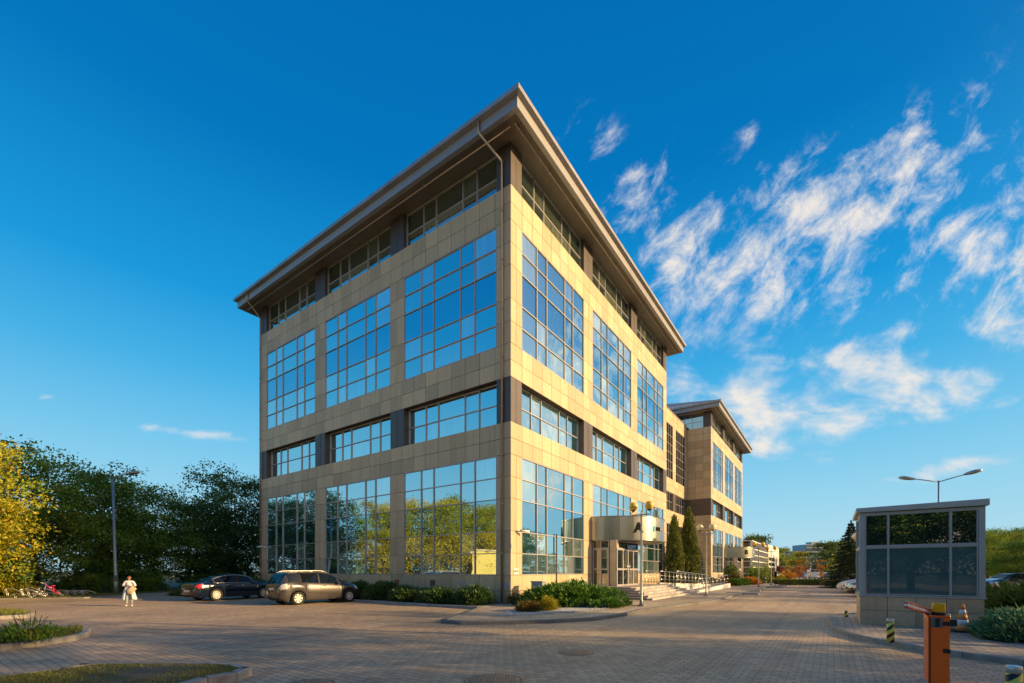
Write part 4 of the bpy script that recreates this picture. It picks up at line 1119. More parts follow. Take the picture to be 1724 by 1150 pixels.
# ------------------------------------------------------------------ cars
def smoothstep_interp(xs, ks):
    """piecewise cubic-ish interpolation of [(x, v)...]"""
    X_ = np.array([k[0] for k in ks]); V_ = np.array([k[1] for k in ks], dtype=float)
    n = len(X_); h = np.diff(X_); d = np.diff(V_)/h; m = np.zeros(n)
    m[0], m[-1] = d[0], d[-1]
    for i in range(1, n-1): m[i] = 0 if d[i-1]*d[i] <= 0 else 2*d[i-1]*d[i]/(d[i-1]+d[i])
    out = []
    for x in np.atleast_1d(xs):
        i = int(min(max(np.searchsorted(X_, x)-1, 0), n-2)); t = min(max((x-X_[i])/h[i], 0), 1)
        out.append((2*t**3-3*t*t+1)*V_[i] + (t**3-2*t*t+t)*h[i]*m[i] + (-2*t**3+3*t*t)*V_[i+1] + (t**3-t*t)*h[i]*m[i+1])
    return np.array(out)
def car(label, cat, spec, paint, loc, rz, group=None, plate_txt=None):
    """car pointing along local +x; origin at mid length on the ground"""
    t = thing('parked_car', label, cat, loc, rz, group)
    L, ax, WR = spec['L'], spec['axles'], spec['wheel']
    xs = sorted(set([round(v, 4) for v in np.linspace(0, L, int(L/.055))] + [round(a+s_*(WR+.05)*k, 4) for a in ax for s_ in (-1, 1) for k in (1, .92, .7, .4)] + [round(v, 4) for w in spec['side'] for v in w] + [round(v, 4) for v in spec['ws']+spec['rw']]))
    xs = np.array(xs); top = smoothstep_interp(xs, spec['top']); belt = np.minimum(smoothstep_interp(xs, spec['belt']), top-.004)
    hw = smoothstep_interp(xs, spec['hw']); tw = smoothstep_interp(xs, spec['tw']); sill = smoothstep_interp(xs, spec['sill'])
    NB = 14
    V = []
    for i, x in enumerate(xs):
        zb = sill[i]
        for a in ax:
            q = (WR+.055)**2 - (x-a)**2
            if q > 0: zb = max(zb, WR + math.sqrt(q)*.98)
        b, tp, w, w2 = belt[i], top[i], hw[i], min(tw[i], hw[i])
        zb = min(zb, b-.06)
        fl = 0
        for a in ax:
            q = abs(x-a)/(WR+.2)
            if q < 1: fl = max(fl, .028*(1-q*q))
        sec = [(w*.93+fl, zb)]
        for f, k in ((.18, .985), (.42, 1.0), (.66, .992), (.86, .972), (1.0, .94)): sec.append((w*k+fl*(1-f*.6), zb+(b-zb)*f))
        bw = sec[-1][0]
        for f in (.06, .5, .92): sec.append((bw+(w2-bw)*(f**1.15)-.006, b+(tp-b)*f*.97))
        sec.append((w2*.965, b+(tp-b)*.985))
        for f, c in ((.8, .993), (.5, .998), (.22, 1.0), (0, 1.0)): sec.append((w2*f, b+(tp-b)*1.0 if f < .3 else b+(tp-b)*c+0*f))
        NB = len(sec)
        V.append([(x-L/2, y, z) for y, z in sec])
    nX = len(xs)
    groups = {}
    def g(key): return groups.setdefault(key, [])
    for side in (1, -1):
        for i in range(nX-1):
            xm = (xs[i]+xs[i+1])/2
            for j in range(NB-1):
                q = [V[i][j], V[i+1][j], V[i+1][j+1], V[i][j+1]]
                zm = sum(p[2] for p in q)/4
                key = 'body'
                if j in (6, 7) and any(a <= xm <= b for a, b in spec['side']): key = ('side_window', [k for k, (a, b) in enumerate(spec['side']) if a <= xm <= b][0], side)
                elif j >= 6 and spec['ws'][0] <= xm <= spec['ws'][1] and j >= 8: key = 'windscreen'
                elif j >= 8 and spec['rw'][0] <= xm <= spec['rw'][1]: key = 'rear_window'
                elif spec['tail'][0] <= xm <= spec['tail'][1] and spec['tail'][2] <= zm <= spec['tail'][3] and 2 <= j <= 5: key = ('tail_light', 0, side)
                elif spec['head'][0] <= xm <= spec['head'][1] and spec['head'][2] <= zm <= spec['head'][3] and 2 <= j <= 8: key = ('headlight', 0, side)
                q = [(x, y*side, z) for x, y, z in q]
                g(key).append(q if side > 0 else q[::-1])
    for i, rev in ((0, False), (nX-1, True)):      # close the ends
        pts = [(x, y, z) for x, y, z in V[i]]; 
        for j in range(NB-1):
            (x, y, z), (x2, y2, z2) = pts[j], pts[j+1]
            q = [(x, -y, z), (x, y, z), (x2, y2, z2), (x2, -y2, z2)]
            g('body').append(q[::-1] if rev else q)
    def mk(name, quads, mat, parent, push=0):
        mb = MB()
        for q in quads: mb.add(q, [(0, 1, 2, 3)], 0, True)
        o = mb.build(name, mat, parent)
        bm = bmesh.new(); bm.from_mesh(o.data); bmesh.ops.remove_doubles(bm, verts=bm.verts, dist=.0006)
        bmesh.ops.dissolve_degenerate(bm, dist=.0005, edges=bm.edges)
        bmesh.ops.recalc_face_normals(bm, faces=bm.faces)
        if push:
            c = Vector((0, 0, .6)); s_ = sum((f.normal.dot(f.calc_center_median()-c) for f in bm.faces))
            if s_ < 0: bmesh.ops.reverse_faces(bm, faces=bm.faces)
        bm.to_mesh(o.data); bm.free(); return o
    body = mk('body', groups.pop('body'), paint, t, 1)
    for key, qs in groups.items():
        nm = key if isinstance(key, str) else key[0]
        mat = {'side_window': 'car_glass', 'windscreen': 'car_glass', 'rear_window': 'car_glass', 'tail_light': spec.get('tailmat', 'tail_red'), 'headlight': 'lamp_clear'}[nm]
        mk(nm, qs, mat, t, 1)
    zz = lambda x, ks: float(smoothstep_interp([x], ks)[0])
    def side_y(x, f):
        i = int(np.argmin(abs(xs-x))); s_ = V[i]
        for a, b in zip(s_, s_[1:]):
            if min(a[2], b[2]) <= f <= max(a[2], b[2])+1e-6: k = (f-a[2])/max(1e-6, b[2]-a[2]); return a[1]+(b[1]-a[1])*k
        return s_[5][1]
    # dark underside and wheel wells
    mb = MB(); mb.box(-L/2+.25, L/2-.25, -hw.max()*.8, hw.max()*.8, .2, .52); mb.build('underbody', 'black_plastic', t)
    # door seams, handles, mirrors
    mb = MB()
    for x in spec['seams']:
        for s_ in (1, -1):
            z0, z1 = zz(x, spec['sill'])+.06, zz(x, spec['belt'])-.01
            mb.tube([(x-L/2, s_*(side_y(x, z0+(z1-z0)*k/6)+.001), z0+(z1-z0)*k/6) for k in range(7)], .006, 4)
    if spec['seams']: mb.build('door_seam', 'black_plastic', body)
    for x in spec['handles']:
        for s_ in (1, -1):
            z = zz(x, spec['belt'])-.09; mb = MB(); mb.obox((x-L/2, s_*(side_y(x, z)+.014), z), .18, .03, .03); mb.build('door_handle', spec.get('hmat', paint), body, bevel=.008)
    for s_ in (1, -1):
        x = spec['mirror']; z = zz(x, spec['belt'])+.07; mb = MB(); mb.sphere((x-L/2, s_*(side_y(x, z-.08)+.12), z), .09, 12, 0, (.8, 1.1, .75)); mb.obox((x-L/2, s_*(side_y(x, z-.08)+.03), z-.03), .05, .12, .03); mb.build('mirror', paint, t)
    # trims: bumpers strip, plates
    mb = MB(); mb.box(-L/2-.012, -L/2+.02, -.26, .26, spec['plz']-.055, spec['plz']+.055); mb.build('number_plate', 'plate', t)
    mb = MB(); mb.box(L/2-.02, L/2+.012, -.26, .26, .34, .45); mb.build('number_plate', 'plate', t)
    mb = MB(); mb.box(L/2-.06, L/2+.006, -.5, .5, .3, .33); mb.box(L/2-.1, L/2+.004, -.36, .36, .5, .6); mb.build('grille', 'black_plastic', t)
    if spec.get('chrome'):
        mb = MB()
        for s_ in (1, -1):
            a0, a1 = spec['side'][0][0], spec['side'][-1][1]; pts = []
            for k in range(15):
                x = a0+(a1-a0)*k/14; i = int(np.argmin(abs(xs-x))); pts.append((x-L/2, s_*(V[i][8][1]+.004), V[i][8][2]))
            low = [(a0+(a1-a0)*k/10) for k in range(10, -1, -1)]
            for x in low: i = int(np.argmin(abs(xs-x))); pts.append((x-L/2, s_*(V[i][6][1]+.004), V[i][6][2]))
            pts.append(pts[0]); mb.tube(pts, .011, 5)
        mb.build('window_trim', 'chrome', t)
    else:
        mb = MB()
        for s_ in (1, -1):
            for a0, a1 in spec['side']:
                pts = [x for x in np.linspace(a0, a1, 7)]; P_ = []
                for x in pts: i = int(np.argmin(abs(xs-x))); P_.append((x-L/2, s_*(V[i][8][1]+.002), V[i][8][2]))
                for x in pts[::-1]: i = int(np.argmin(abs(xs-x))); P_.append((x-L/2, s_*(V[i][6][1]+.002), V[i][6][2]))
                P_.append(P_[0]); mb.tube(P_, .016, 5)
        mb.build('window_trim', 'black_plastic', body)
    if spec.get('rails'):
        for s_ in (1, -1):
            a0, a1 = spec['rails']; pts = []
            for k in range(13):
                x = a0+(a1-a0)*k/12; i = int(np.argmin(abs(xs-x))); pts.append((x-L/2, s_*(V[i][9][1]-.03), V[i][9][2]+(.055 if 0 < k < 12 else .0)))
            mb = MB(); mb.tube(pts, .022, 6); mb.build('roof_rail', 'silver_paint', t)
        mb = MB(); x = spec['rails'][0]+.1; mb.tube([(x-L/2, 0, zz(x, spec['top'])-.01), (x-.12-L/2, 0, zz(x, spec['top'])+.2)], .006, 5); mb.build('antenna', 'black_plastic', t)
    # wheels
    for a in ax:
        for s_ in (1, -1):
            y = (zz(a, spec['hw'])-.10)*s_
            w = link(bpy.data.objects.new('wheel', None), t); w.empty_display_size = .1; w.location = (a-L/2, y, WR); w['label'] = None; del w['label']
            mb = MB(); rw = WR*.66
            mb.lathe([(rw, -.1), (WR*.93, -.105), (WR, -.085), (WR, .085), (WR*.93, .105), (rw, .1), (rw-.01, .05), (rw-.01, -.05), (rw, -.1)], 32, axis='Y', cap=False); mb.build('tyre', 'rubber', w)
            mb = MB(); yo = s_*.075
            mb.lathe([(rw, yo-.02*s_), (rw, yo+.012*s_), (rw*.9, yo+.006*s_), (rw*.88, yo-.02*s_)], 32, axis='Y', cap=False)
            n = spec['spokes']
            for k in range(n):
                th = 2*math.pi*k/n; c, s2 = math.cos(th), math.sin(th); wd = spec['spw']
                p = lambda r_, o: (r_*c - o*s2, r_*s2 + o*c)
                q = [p(rw*.12, -wd*.5), p(rw*.12, wd*.5), p(rw*.92, wd), p(rw*.92, -wd)]
                vs = [(x, yo+(.008 if r_ else -.01)*s_, z) for r_ in (0, 1) for x, z in q]
                mb.add(vs, [(0, 1, 2, 3), (7, 6, 5, 4), (0, 4, 5, 1), (1, 5, 6, 2), (2, 6, 7, 3), (3, 7, 4, 0)])
            mb.lathe([(.001, yo+.02*s_), (rw*.17, yo+.016*s_), (rw*.2, yo-.01*s_)], 16, axis='Y')
            mb.build('rim', 'rim_silver', w)
            mb = MB(); mb.lathe([(.001, -.02*s_), (rw*.95, -.02*s_), (rw*.95, -.04*s_), (.001, -.04*s_)], 24, axis='Y'); mb.build('brake_disc', 'black_plastic', w)
    return t

MPV = dict(L=4.44, axles=(.86, 3.62), wheel=.32, side=[(.42, .98), (1.04, 1.92), (2.0, 2.95)], ws=(2.72, 3.42), rw=(.06, .42),
    top=[(0, .86), (.05, 1.0), (.12, 1.12), (.30, 1.42), (.42, 1.53), (.62, 1.57), (1.2, 1.60), (1.9, 1.61), (2.4, 1.57), (2.72, 1.49), (3.1, 1.26), (3.42, 1.07), (3.8, .98), (4.15, .88), (4.36, .74), (4.44, .60)],
    belt=[(0, .80), (.12, 1.0), (.5, 1.06), (1.0, 1.04), (2.0, .99), (3.0, .95), (3.5, .92), (4.0, .82), (4.3, .68), (4.44, .52)],
    hw=[(0, .70), (.08, .80), (.3, .88), (1.0, .90), (2.2, .90), (3.4, .89), (3.9, .85), (4.2, .76), (4.38, .6), (4.44, .48)],
    tw=[(0, .62), (.3, .60), (.6, .62), (1.4, .64), (2.4, .63), (2.8, .62), (3.4, .72), (3.9, .7), (4.25, .58), (4.44, .42)],
    sill=[(0, .36), (.2, .28), (.5, .24), (2, .22), (3.9, .22), (4.3, .24), (4.44, .3)],
    tail=(0, .36, .78, 1.02), head=(3.95, 4.32, .66, .86), seams=[1.12, 2.02, 3.02], handles=[1.28, 2.2], mirror=2.92, plz=.78, rails=(.5, 2.5), spokes=7, spw=.045, tailmat='tail_clear')
SED = dict(L=4.83, axles=(1.03, 3.77), wheel=.335, side=[(.95, 1.42), (1.48, 2.22), (2.32, 3.15)], ws=(2.85, 3.72), rw=(.62, 1.45),
    top=[(0, .72), (.04, .92), (.14, .99), (.35, 1.03), (.6, 1.07), (1.05, 1.25), (1.5, 1.40), (1.95, 1.465), (2.35, 1.475), (2.75, 1.42), (3.2, 1.2), (3.72, .98), (4.2, .88), (4.6, .75), (4.78, .62), (4.83, .5)],
    belt=[(0, .66), (.1, .90), (.4, .96), (1.0, .97), (2.0, .94), (3.0, .91), (3.7, .88), (4.3, .76), (4.7, .6), (4.83, .44)],
    hw=[(0, .62), (.08, .76), (.3, .86), (1.0, .925), (2.4, .92), (3.7, .91), (4.2, .86), (4.6, .72), (4.78, .54), (4.83, .42)],
    tw=[(0, .58), (.4, .70), (.8, .62), (1.4, .56), (2.2, .57), (2.8, .58), (3.4, .68), (3.8, .76), (4.4, .66), (4.83, .38)],
    sill=[(0, .34), (.25, .24), (.6, .21), (2, .19), (4.2, .19), (4.7, .22), (4.83, .28)],
    tail=(0, .40, .76, .93), head=(4.25, 4.66, .6, .78), seams=[1.42, 2.3, 3.3], handles=[1.62, 2.5], mirror=3.1, plz=.56, spokes=12, spw=.028, chrome=True, hmat='chrome')
HATCH = dict(SED, L=4.2, axles=(.75, 3.35), wheel=.31, side=[(.5, .95), (1.0, 1.75), (1.82, 2.7)], ws=(2.4, 3.15), rw=(.08, .5), chrome=False, hmat='paint_white', spokes=5, spw=.05,
    top=[(0, .8), (.08, 1.0), (.3, 1.28), (.55, 1.43), (1.1, 1.48), (1.8, 1.48), (2.3, 1.42), (2.75, 1.2), (3.15, 1.0), (3.6, .9), (4.0, .74), (4.2, .52)],
    belt=[(0, .74), (.12, .94), (.6, .97), (1.6, .93), (2.6, .9), (3.2, .87), (3.7, .76), (4.05, .6), (4.2, .44)],
    hw=[(0, .7), (.1, .8), (.4, .87), (2, .88), (3.3, .87), (3.7, .8), (4.05, .62), (4.2, .42)],
    tw=[(0, .62), (.4, .58), (1.4, .6), (2.3, .58), (3.1, .68), (3.7, .62), (4.2, .36)],
    sill=[(0, .34), (.3, .22), (2, .2), (3.9, .2), (4.2, .28)], tail=(0, .3, .7, .95), head=(3.7, 4.1, .56, .76), seams=[.98, 1.8, 2.75], handles=[1.15, 2.0], mirror=2.65)
VAN = dict(HATCH, L=5.0, axles=(.95, 4.1), side=[(3.3, 4.05)], ws=(3.9, 4.5), rw=(.0, .06), tail=(0, .12, .7, 1.2), head=(4.55, 4.9, .7, .95), seams=[1.6, 3.0], handles=[3.2], mirror=4.0,
    top=[(0, 1.5), (.04, 1.93), (.2, 1.98), (3.2, 1.98), (3.8, 1.88), (4.2, 1.5), (4.5, 1.2), (4.8, 1.05), (5.0, .75)],
    belt=[(0, 1.1), (.1, 1.2), (3.2, 1.12), (4.0, 1.05), (4.5, 1.0), (4.8, .85), (5.0, .55)],
    hw=[(0, .9), (.1, .94), (4.2, .94), (4.7, .8), (5.0, .55)], tw=[(0, .8), (.2, .84), (3.5, .82), (4.2, .76), (4.7, .72), (5.0, .45)], sill=[(0, .36), (.3, .28), (4.6, .26), (5.0, .3)])
PICK = dict(HATCH, L=4.9, top=[(0, .8), (.08, 1.02), (2.0, 1.02), (2.1, 1.45), (2.3, 1.62), (3.0, 1.62), (3.3, 1.5), (3.8, 1.1), (4.5, .95), (4.9, .6)], belt=[(0, .75), (.1, .98), (2, .98), (3.8, .98), (4.5, .8), (4.9, .5)], side=[(2.3, 3.0), (3.05, 3.5)],
    ws=(3.3, 3.8), rw=(2.02, 2.2), axles=(1.0, 4.0), hw=[(0, .85), (.1, .9), (4.2, .9), (4.7, .75), (4.9, .5)], tw=[(0, .8), (1.9, .8), (2.3, .66), (3.2, .66), (3.8, .75), (4.5, .7), (4.9, .4)], sill=[(0, .4), (4.9, .4)], wheel=.36, seams=[2.1, 3.1], handles=[2.4], mirror=3.5, head=(4.4, 4.8, .7, .9), tail=(0, .15, .7, .95))
HEAD = BA + R(90)         # pointing along the block's depth
# bronze people carrier: rear wheel on the yard side stands at photo pixel (501, 1019)
pr, pf = G(500, 1018.6), G(590, 1013.4)
ang = HEAD + R(-2)
fwd = Vector((math.cos(ang), math.sin(ang), 0)); rgt = Vector((fwd.y, -fwd.x, 0))
mid = (pr+pf)/2 - rgt*.85; cmid = mid + fwd*((4.44/2)-(.86+3.62)/2)
car('bronze grey people carrier with roof rails parked nose to the juniper bed', 'car', MPV, 'paint_bronze', cmid, ang)
pr2, pf2 = G(364, 1011.6), G(447, 1006.2)
ang2 = math.atan2((pf2-pr2).y, (pf2-pr2).x); ang2 = (ang2+HEAD)/2
fwd = Vector((math.cos(ang2), math.sin(ang2), 0)); rgt = Vector((fwd.y, -fwd.x, 0))
mid = pr2 + fwd*(3.77-1.03)/2 - rgt*.86; cmid = mid + fwd*((4.83/2)-(1.03+3.77)/2)
car('black sedan with chrome window line parked in the shade beside the hedge', 'car', SED, 'paint_black', cmid, ang2)
# parked row beyond the booth, noses towards the yard
back = BA + R(180)
def nose(px, py, L): p = G(px, py); return p - Vector((math.cos(back), math.sin(back), 0))*(L/2)
car('black car lowest in the row beyond the booth, nose to the yard', 'car', HATCH, 'paint_dark', nose(1424, 1003, 4.2), back+R(4))
w1 = car('white car between the black one and the farther white one beyond the booth', 'car', HATCH, 'paint_white', nose(1420, 998, 4.2), back+R(4))
car('farthest white car of the row beyond the booth, by the spruce', 'car', HATCH, 'paint_white', nose(1408.5, 996, 4.2), back+R(2))
# cars behind the guard rail at the right edge
car('silver-white car roof showing behind the rail right beside the booth', 'car', dict(HATCH), 'paint_dark', (43.5, 39.5, 0), R(175))
car('pale car behind the rail at the right edge of the photo', 'car', dict(HATCH), 'paint_white', (49.2, 41.5, 0), R(170))
# traffic far beyond the hedge
car('white panel van seen from behind beyond the clipped hedge', 'van', VAN, 'paint_white', (64.5, 97, 0), R(70))
car('white pickup parked in front of the low brick building', 'pickup', PICK, 'paint_white', (53, 92, 0), R(10))
car('orange-red van parked at the corner beyond block B, left of the white pickup', 'van', VAN, 'paint_orange', (52.5, 97.5, 0), R(190))
for i, (x, y, lb) in enumerate([(69, 98, 'dark car just right of the white van beyond the hedge'), (82, 101, 'pale car half hidden behind the thin young trees'), (77, 103, 'grey car between the thin young trees beyond the hedge')]):
    car(lb, 'car', HATCH, ['paint_dark', 'paint_white', 'paint_bronze'][i], (x, y, 0), R(170+10*i))

# ------------------------------------------------------------------ lamps
def globe_lamp(label, p, rz, h=3.98, gm='globe_amber'):
    t = thing('globe_lamp', label, 'street lamp', p, rz, 'twin-globe lamps along the yard')
    mb = MB(); mb.obox((0, 0, .03), .32, .32, .05); mb.lathe([(.09, .05), (.07, .25), (.055, .3), (.05, 1.2), (.042, h-.02), (.05, h), (.035, h+.04), (.02, h+.12), (.001, h+.15)], 12); mb.build('pole', 'galvanised', t)
    mb = MB(); mb.tube([(-.42, 0, h-.04), (.42, 0, h-.04)], .028, 8); mb.build('crossbar', 'galvanised', t)
    for s in (-1, 1):
        mb = MB(); x = s*.36
        mb.tube([(s*.42, 0, h-.04), (s*.43, 0, h+.05), (x, 0, h+.13)], .018, 6); mb.lathe([(.03, h+.10), (.1, h+.15), (.11, h+.19)], 14, (x, 0, 0)); mb.build('holder', 'black_plastic', t)
        mb = MB(); mb.sphere((x, 0, h+.34), .20, 24); mb.build('globe', gm, t)
    return t
globe_lamp('twin-globe lamp nearest the camera, standing before letter A on the canopy', L2W(5.63, 2.0, .1), BA, 4.06)
globe_lamp('twin-globe lamp with pale globes beside the ramp handrail', L2W(6.15, 12.2, .1), BA+R(4), 3.9, 'globe_pale')
globe_lamp('twin-globe lamp with amber globes at the steps of block B', L2W(6.7, 32.2, .1), BA+R(10), 3.82)
globe_lamp('farthest twin-globe lamp, in front of the glass building', L2W(7.1, 39.2, .1), BA-R(5), 3.75)
g5 = thing('globe_lamp', 'single white globe lamp peeping out behind the left edge of the booth', 'street lamp', (22.0, 28.7, 0))
mb = MB(); mb.tube([(0, 0, 0), (0, 0, 3.6)], .05, 8); mb.build('pole', 'galvanised', g5)
mb = MB(); mb.sphere((-.06, 0, 3.85), .26, 20); mb.build('globe', 'globe_pale', g5)

def cobra(mb_head, c, d, tilt=.12):
    """flat street-lamp head starting at c, pointing along d"""
    d = Vector(d).normalized(); s = Vector((-d.y, d.x, 0)).normalized(); up = Vector((0, 0, 1))
    prof = [(0, .06, .06), (.12, .11, .10), (.3, .19, .135), (.5, .20, .14), (.7, .14, .10), (.8, .04, .03)]
    n = 12; vs = []
    for x, w, h in prof:
        for j in range(n):
            t = 2*math.pi*j/n; zz_ = math.sin(t)*h*(1.0 if math.sin(t) > 0 else .75)
            vs.append(Vector(c) + d*x + up*(x*tilt + zz_) + s*math.cos(t)*w)
    k = len(prof)
    mb_head.add(vs, [(i*n+j, i*n+(j+1) % n, (i+1)*n+(j+1) % n, (i+1)*n+j) for i in range(k-1) for j in range(n)] + [tuple(range(n)), tuple((k-1)*n+j for j in range(n))], 0, True)
sl1 = thing('street_lamp', 'tall single-arm grey street lamp standing left beside the woman', 'street lamp', G(195.5, 1002))
P0 = G(195.5, 1002); Yl = P0.y
pt = lambda px, py: Vector(((px-CX)/FPX*Yl - P0.x, 0, EYE+(HY-py)/FPX*Yl))
mb = MB(); a = pt(195.5, 1002); a.z = 0; b = pt(189.6, 806); mb.tube([a, a.lerp(b, .12), a.lerp(b, .13), b], [.14, .13, .10, .065], 10); mb.build('pole', 'galvanised', sl1)
mb = MB(); c = pt(215, 797.5); mb.tube([b-Vector((0, 0, .15)), b+Vector((.05, 0, .12)), c], .035, 8); mb.build('arm', 'galvanised', sl1)
mb = MB(); cobra(mb, c, (1, 0, 0)); mb.build('lamp_head', 'galvanised', sl1)
mb = MB(); mb.obox((a.x+.1, -.1, 1.15), .12, .14, .4); mb.build('switch_box', 'grey_plastic', sl1)

sl2 = thing('street_lamp', 'tall double-arm street lamp rising behind the guard booth', 'street lamp', (26.47, 28, 0), BA)
mb = MB(); mb.tube([(0, 0, 0), (0, 0, 3), (0, 0, 7.25)], [.1, .075, .045], 10); mb.build('pole', 'galvanised', sl2)
for s in (-1, 1):
    mb = MB(); e = Vector((s*1.12, 0, 7.48)); mb.tube([(0, 0, 7.17), e], .03, 8); mb.build('arm', 'galvanised', sl2)
    mb = MB(); cobra(mb, e, (s, 0, 0), .22); mb.build('lamp_head', 'galvanised', sl2)
    mb = MB(); q = e + Vector((s*.42, 0, .07)); mb.sphere(q, .14, 12, 0, (1.5, .9, .55)); mb.build('lens', 'globe_amber', sl2)
# lamp behind the camera to the right: mirrored in the sunlit windows, casts the shadow on the corner
sl3 = dup(sl1, (13.5, 8.3, 0), R(178), 'street lamp out of frame on the right, mirrored in the sunlit ground-floor windows')

# ------------------------------------------------------------------ guard booth
KB = Vector((9.99, 12.95, .104))
bt = thing('guard_booth', 'small glazed guard booth with stone plinth and metal flat roof', 'guard booth', KB, BA)
KW, KD = 2.51, 2.35
KF = Face((0, 0), (1, 0), (0, -1), KW); KL = Face((0, 0), (0, 1), (-1, 0), KD); KR = Face((KW, 0), (0, 1), (1, 0), KD); KBk = Face((0, KD), (1, 0), (0, 1), KW)
mb = MB(); mb.box(.05, KW-.05, .05, KD-.05, 0, .8); mb.build('core', 'core', bt)
mb = MB()
def slab(F, a, b, z0, z1): F.quadbox(mb, a+.006, b-.006, z0+.006, z1-.006, -.045, .002*random.random())
for F in (KF, KL, KR, KBk):
    E = [0, .6, 1.2, 1.8, F.L]
    for a, b in zip(E, E[1:]):
        slab(F, a, b, 0, .42); slab(F, a, b, .42, .8)
mb.build('plinth', 'plinth_stone', bt)
mb = MB(); mb.box(-.03, KW+.03, -.03, KD+.03, .802, .85); mb.build('sill', 'alu_frame', bt)
ZT = 2.2; Z1 = 3.12
for F, us in ((KF, [.11, .62, 1.885, 2.40]), (KL, [.1, 1.17, KD-.1]), (KR, [.1, 1.17, KD-.1]), (KBk, [.1, 1.25, KW-.1])):
    for i, (a, b) in enumerate(zip(us, us[1:])):
        for z0, z1, gm in ((.86, ZT-.02, 'booth_blind_glass'), (ZT+.03, Z1, 'booth_glass')):
            w = MB(); f = .028
            F.quadbox(w, a+.0, a+f, z0, z1, -.06, -.005); F.quadbox(w, b-f, b, z0, z1, -.06, -.005); F.quadbox(w, a+f, b-f, z0, z0+f, -.06, -.005); F.quadbox(w, a+f, b-f, z1-f, z1, -.06, -.005)
            wo_ = w.build('window', 'alu_frame', bt)
            g_ = MB(); q = [F.p(a+f, -.035, z0+f), F.p(b-f, -.035, z0+f), F.p(b-f, -.035, z1-f), F.p(a+f, -.035, z1-f)]
            if (Vector(q[1])-Vector(q[0])).cross(Vector(q[3])-Vector(q[0])).dot(F.n.to_3d()) < 0: q = q[::-1]
            g_.add(q, [(0, 1, 2, 3)]); g_.build('pane', gm, wo_)
mb = MB()
for x, y in ((0, 0), (KW, 0), (0, KD), (KW, KD)):
    mb.box(x-.015 if x == 0 else x-.105, x+.105 if x == 0 else x+.015, y-.015 if y == 0 else y-.105, y+.105 if y == 0 else y+.015, .851, Z1+.06)
for a in (.605, 1.87): mb.box(a, a+.03, -.012, .06, .851, Z1+.06)
mb.box(.1, KW-.1, -.008, .06, ZT-.022, ZT+.032); mb.box(-.008, .06, .1, KD-.1, ZT-.022, ZT+.032)
mb.box(KW-.06, KW+.006, .1, KD-.1, Z1-.004, Z1+.058); mb.box(.1, KW-.1, KD-.06, KD+.006, Z1-.004, Z1+.058); mb.box(KW-.06, KW+.008, .1, KD-.1, ZT-.02, ZT+.03); mb.box(.1, KW-.1, -.006, .06, Z1-.004, Z1+.06); mb.box(-.006, .06, .1, KD-.1, Z1-.004, Z1+.06)
mb.build('frame', 'alu_frame', bt)
mb = MB(); mb.box(.12, KW-.12, .12, KD-.12, .86, 3.1); mb.build('interior', 'core', bt)
mb = MB()
mb.add([(-.1, -.1, 3.19), (KW+.08, -.1, 3.19), (KW+.08, KD+.1, 3.19), (-.1, KD+.1, 3.19), (-.1, -.1, 3.32), (KW+.08, -.1, 3.36), (KW+.08, KD+.1, 3.36), (-.1, KD+.1, 3.32)], [(0, 3, 2, 1), (4, 5, 6, 7), (0, 1, 5, 4), (1, 2, 6, 5), (2, 3, 7, 6), (3, 0, 4, 7)])
mb.build('roof', 'alu_roof', bt, bevel=.015)
for a, z, w_, h_ in ((.25, 2.0, .28, .2), (2.02, 1.88, .24, .36)):
    mb = MB(); KF.quadbox(mb, a, a+w_, z-h_/2, z+h_/2, -.034, -.031); mb.build('notice', 'booth_blind_glass', bt)

# ------------------------------------------------------------------ barrier
bz = BA
bc = thing('barrier_gate', 'orange barrier cabinet with amber beacon and red-white boom stub', 'barrier', (5.9, 6.405, 0), bz)
BW, BD, BH = .228, .36, .99
mb = MB(); mb.box(0, BW, 0, BD, .03, BH); mb.box(-.01, BW+.01, -.01, BD+.01, BH-.012, BH+.006); cb_ = mb.build('cabinet', 'orange_paint', bc, bevel=.006)
mb = MB(); mb.box(.018, .028, -.012, -.0, .03, BH-.02); mb.build('door_gap', 'black_plastic', bc)
mb = MB(); mb.box(.03, BW-.004, -.008, .0, .05, BH-.018); mb.build('door', 'orange_paint', bc)
mb = MB(); mb.box(.04, .15, -.016, -.008, BH-.16, BH-.02); lp = mb.build('control_panel', 'grey_plastic', bc)
mb = MB(); mb.box(.075, .122, -.028, -.016, BH-.15, BH-.03); mb.build('reader', 'black_plastic', lp, bevel=.01)
mb = MB(); mb.obox((.085, -.03, BH-.04), .008, .004, .008); mb.build('indicator', 'red_paint', lp)
for z in (BH-.10, BH-.48): mb = MB(); mb.box(.155, BW+.003, -.018, -.008, z-.03, z+.03); mb.build('hinge_plate', 'black_plastic', bc)
mb = MB(); mb.obox((-.003, .2, BH-.06), .01, .015, .015); mb.build('bolt', 'black_plastic', bc)
mb = MB(); mb.box(-.04, BW+.04, -.04, BD+.04, -.01, .03); mb.build('base_plate', 'galvanised', bc)
mb = MB(); mb.lathe([(.078, BH+.006), (.078, BH+.045), (.07, BH+.05)], 20, (.135, .16, 0)); mb.build('beacon_base', 'black_plastic', bc)
mb = MB()
r8 = [(.072*math.copysign(abs(math.cos(a))**.45, math.cos(a)), .072*math.copysign(abs(math.sin(a))**.45, math.sin(a))) for a in [2*math.pi*k/24 for k in range(24)]]
vs = [(.135+x*s, .16+y*s, z) for s, z in ((.98, BH+.05), (1.0, BH+.09), (.97, BH+.16), (.9, BH+.178)) for x, y in r8]
mb.add(vs, [(i*24+j, i*24+(j+1) % 24, (i+1)*24+(j+1) % 24, (i+1)*24+j) for i in range(3) for j in range(24)] + [tuple(72+j for j in range(24))], 0, True); mb.build('beacon', 'amber_lens', bc)
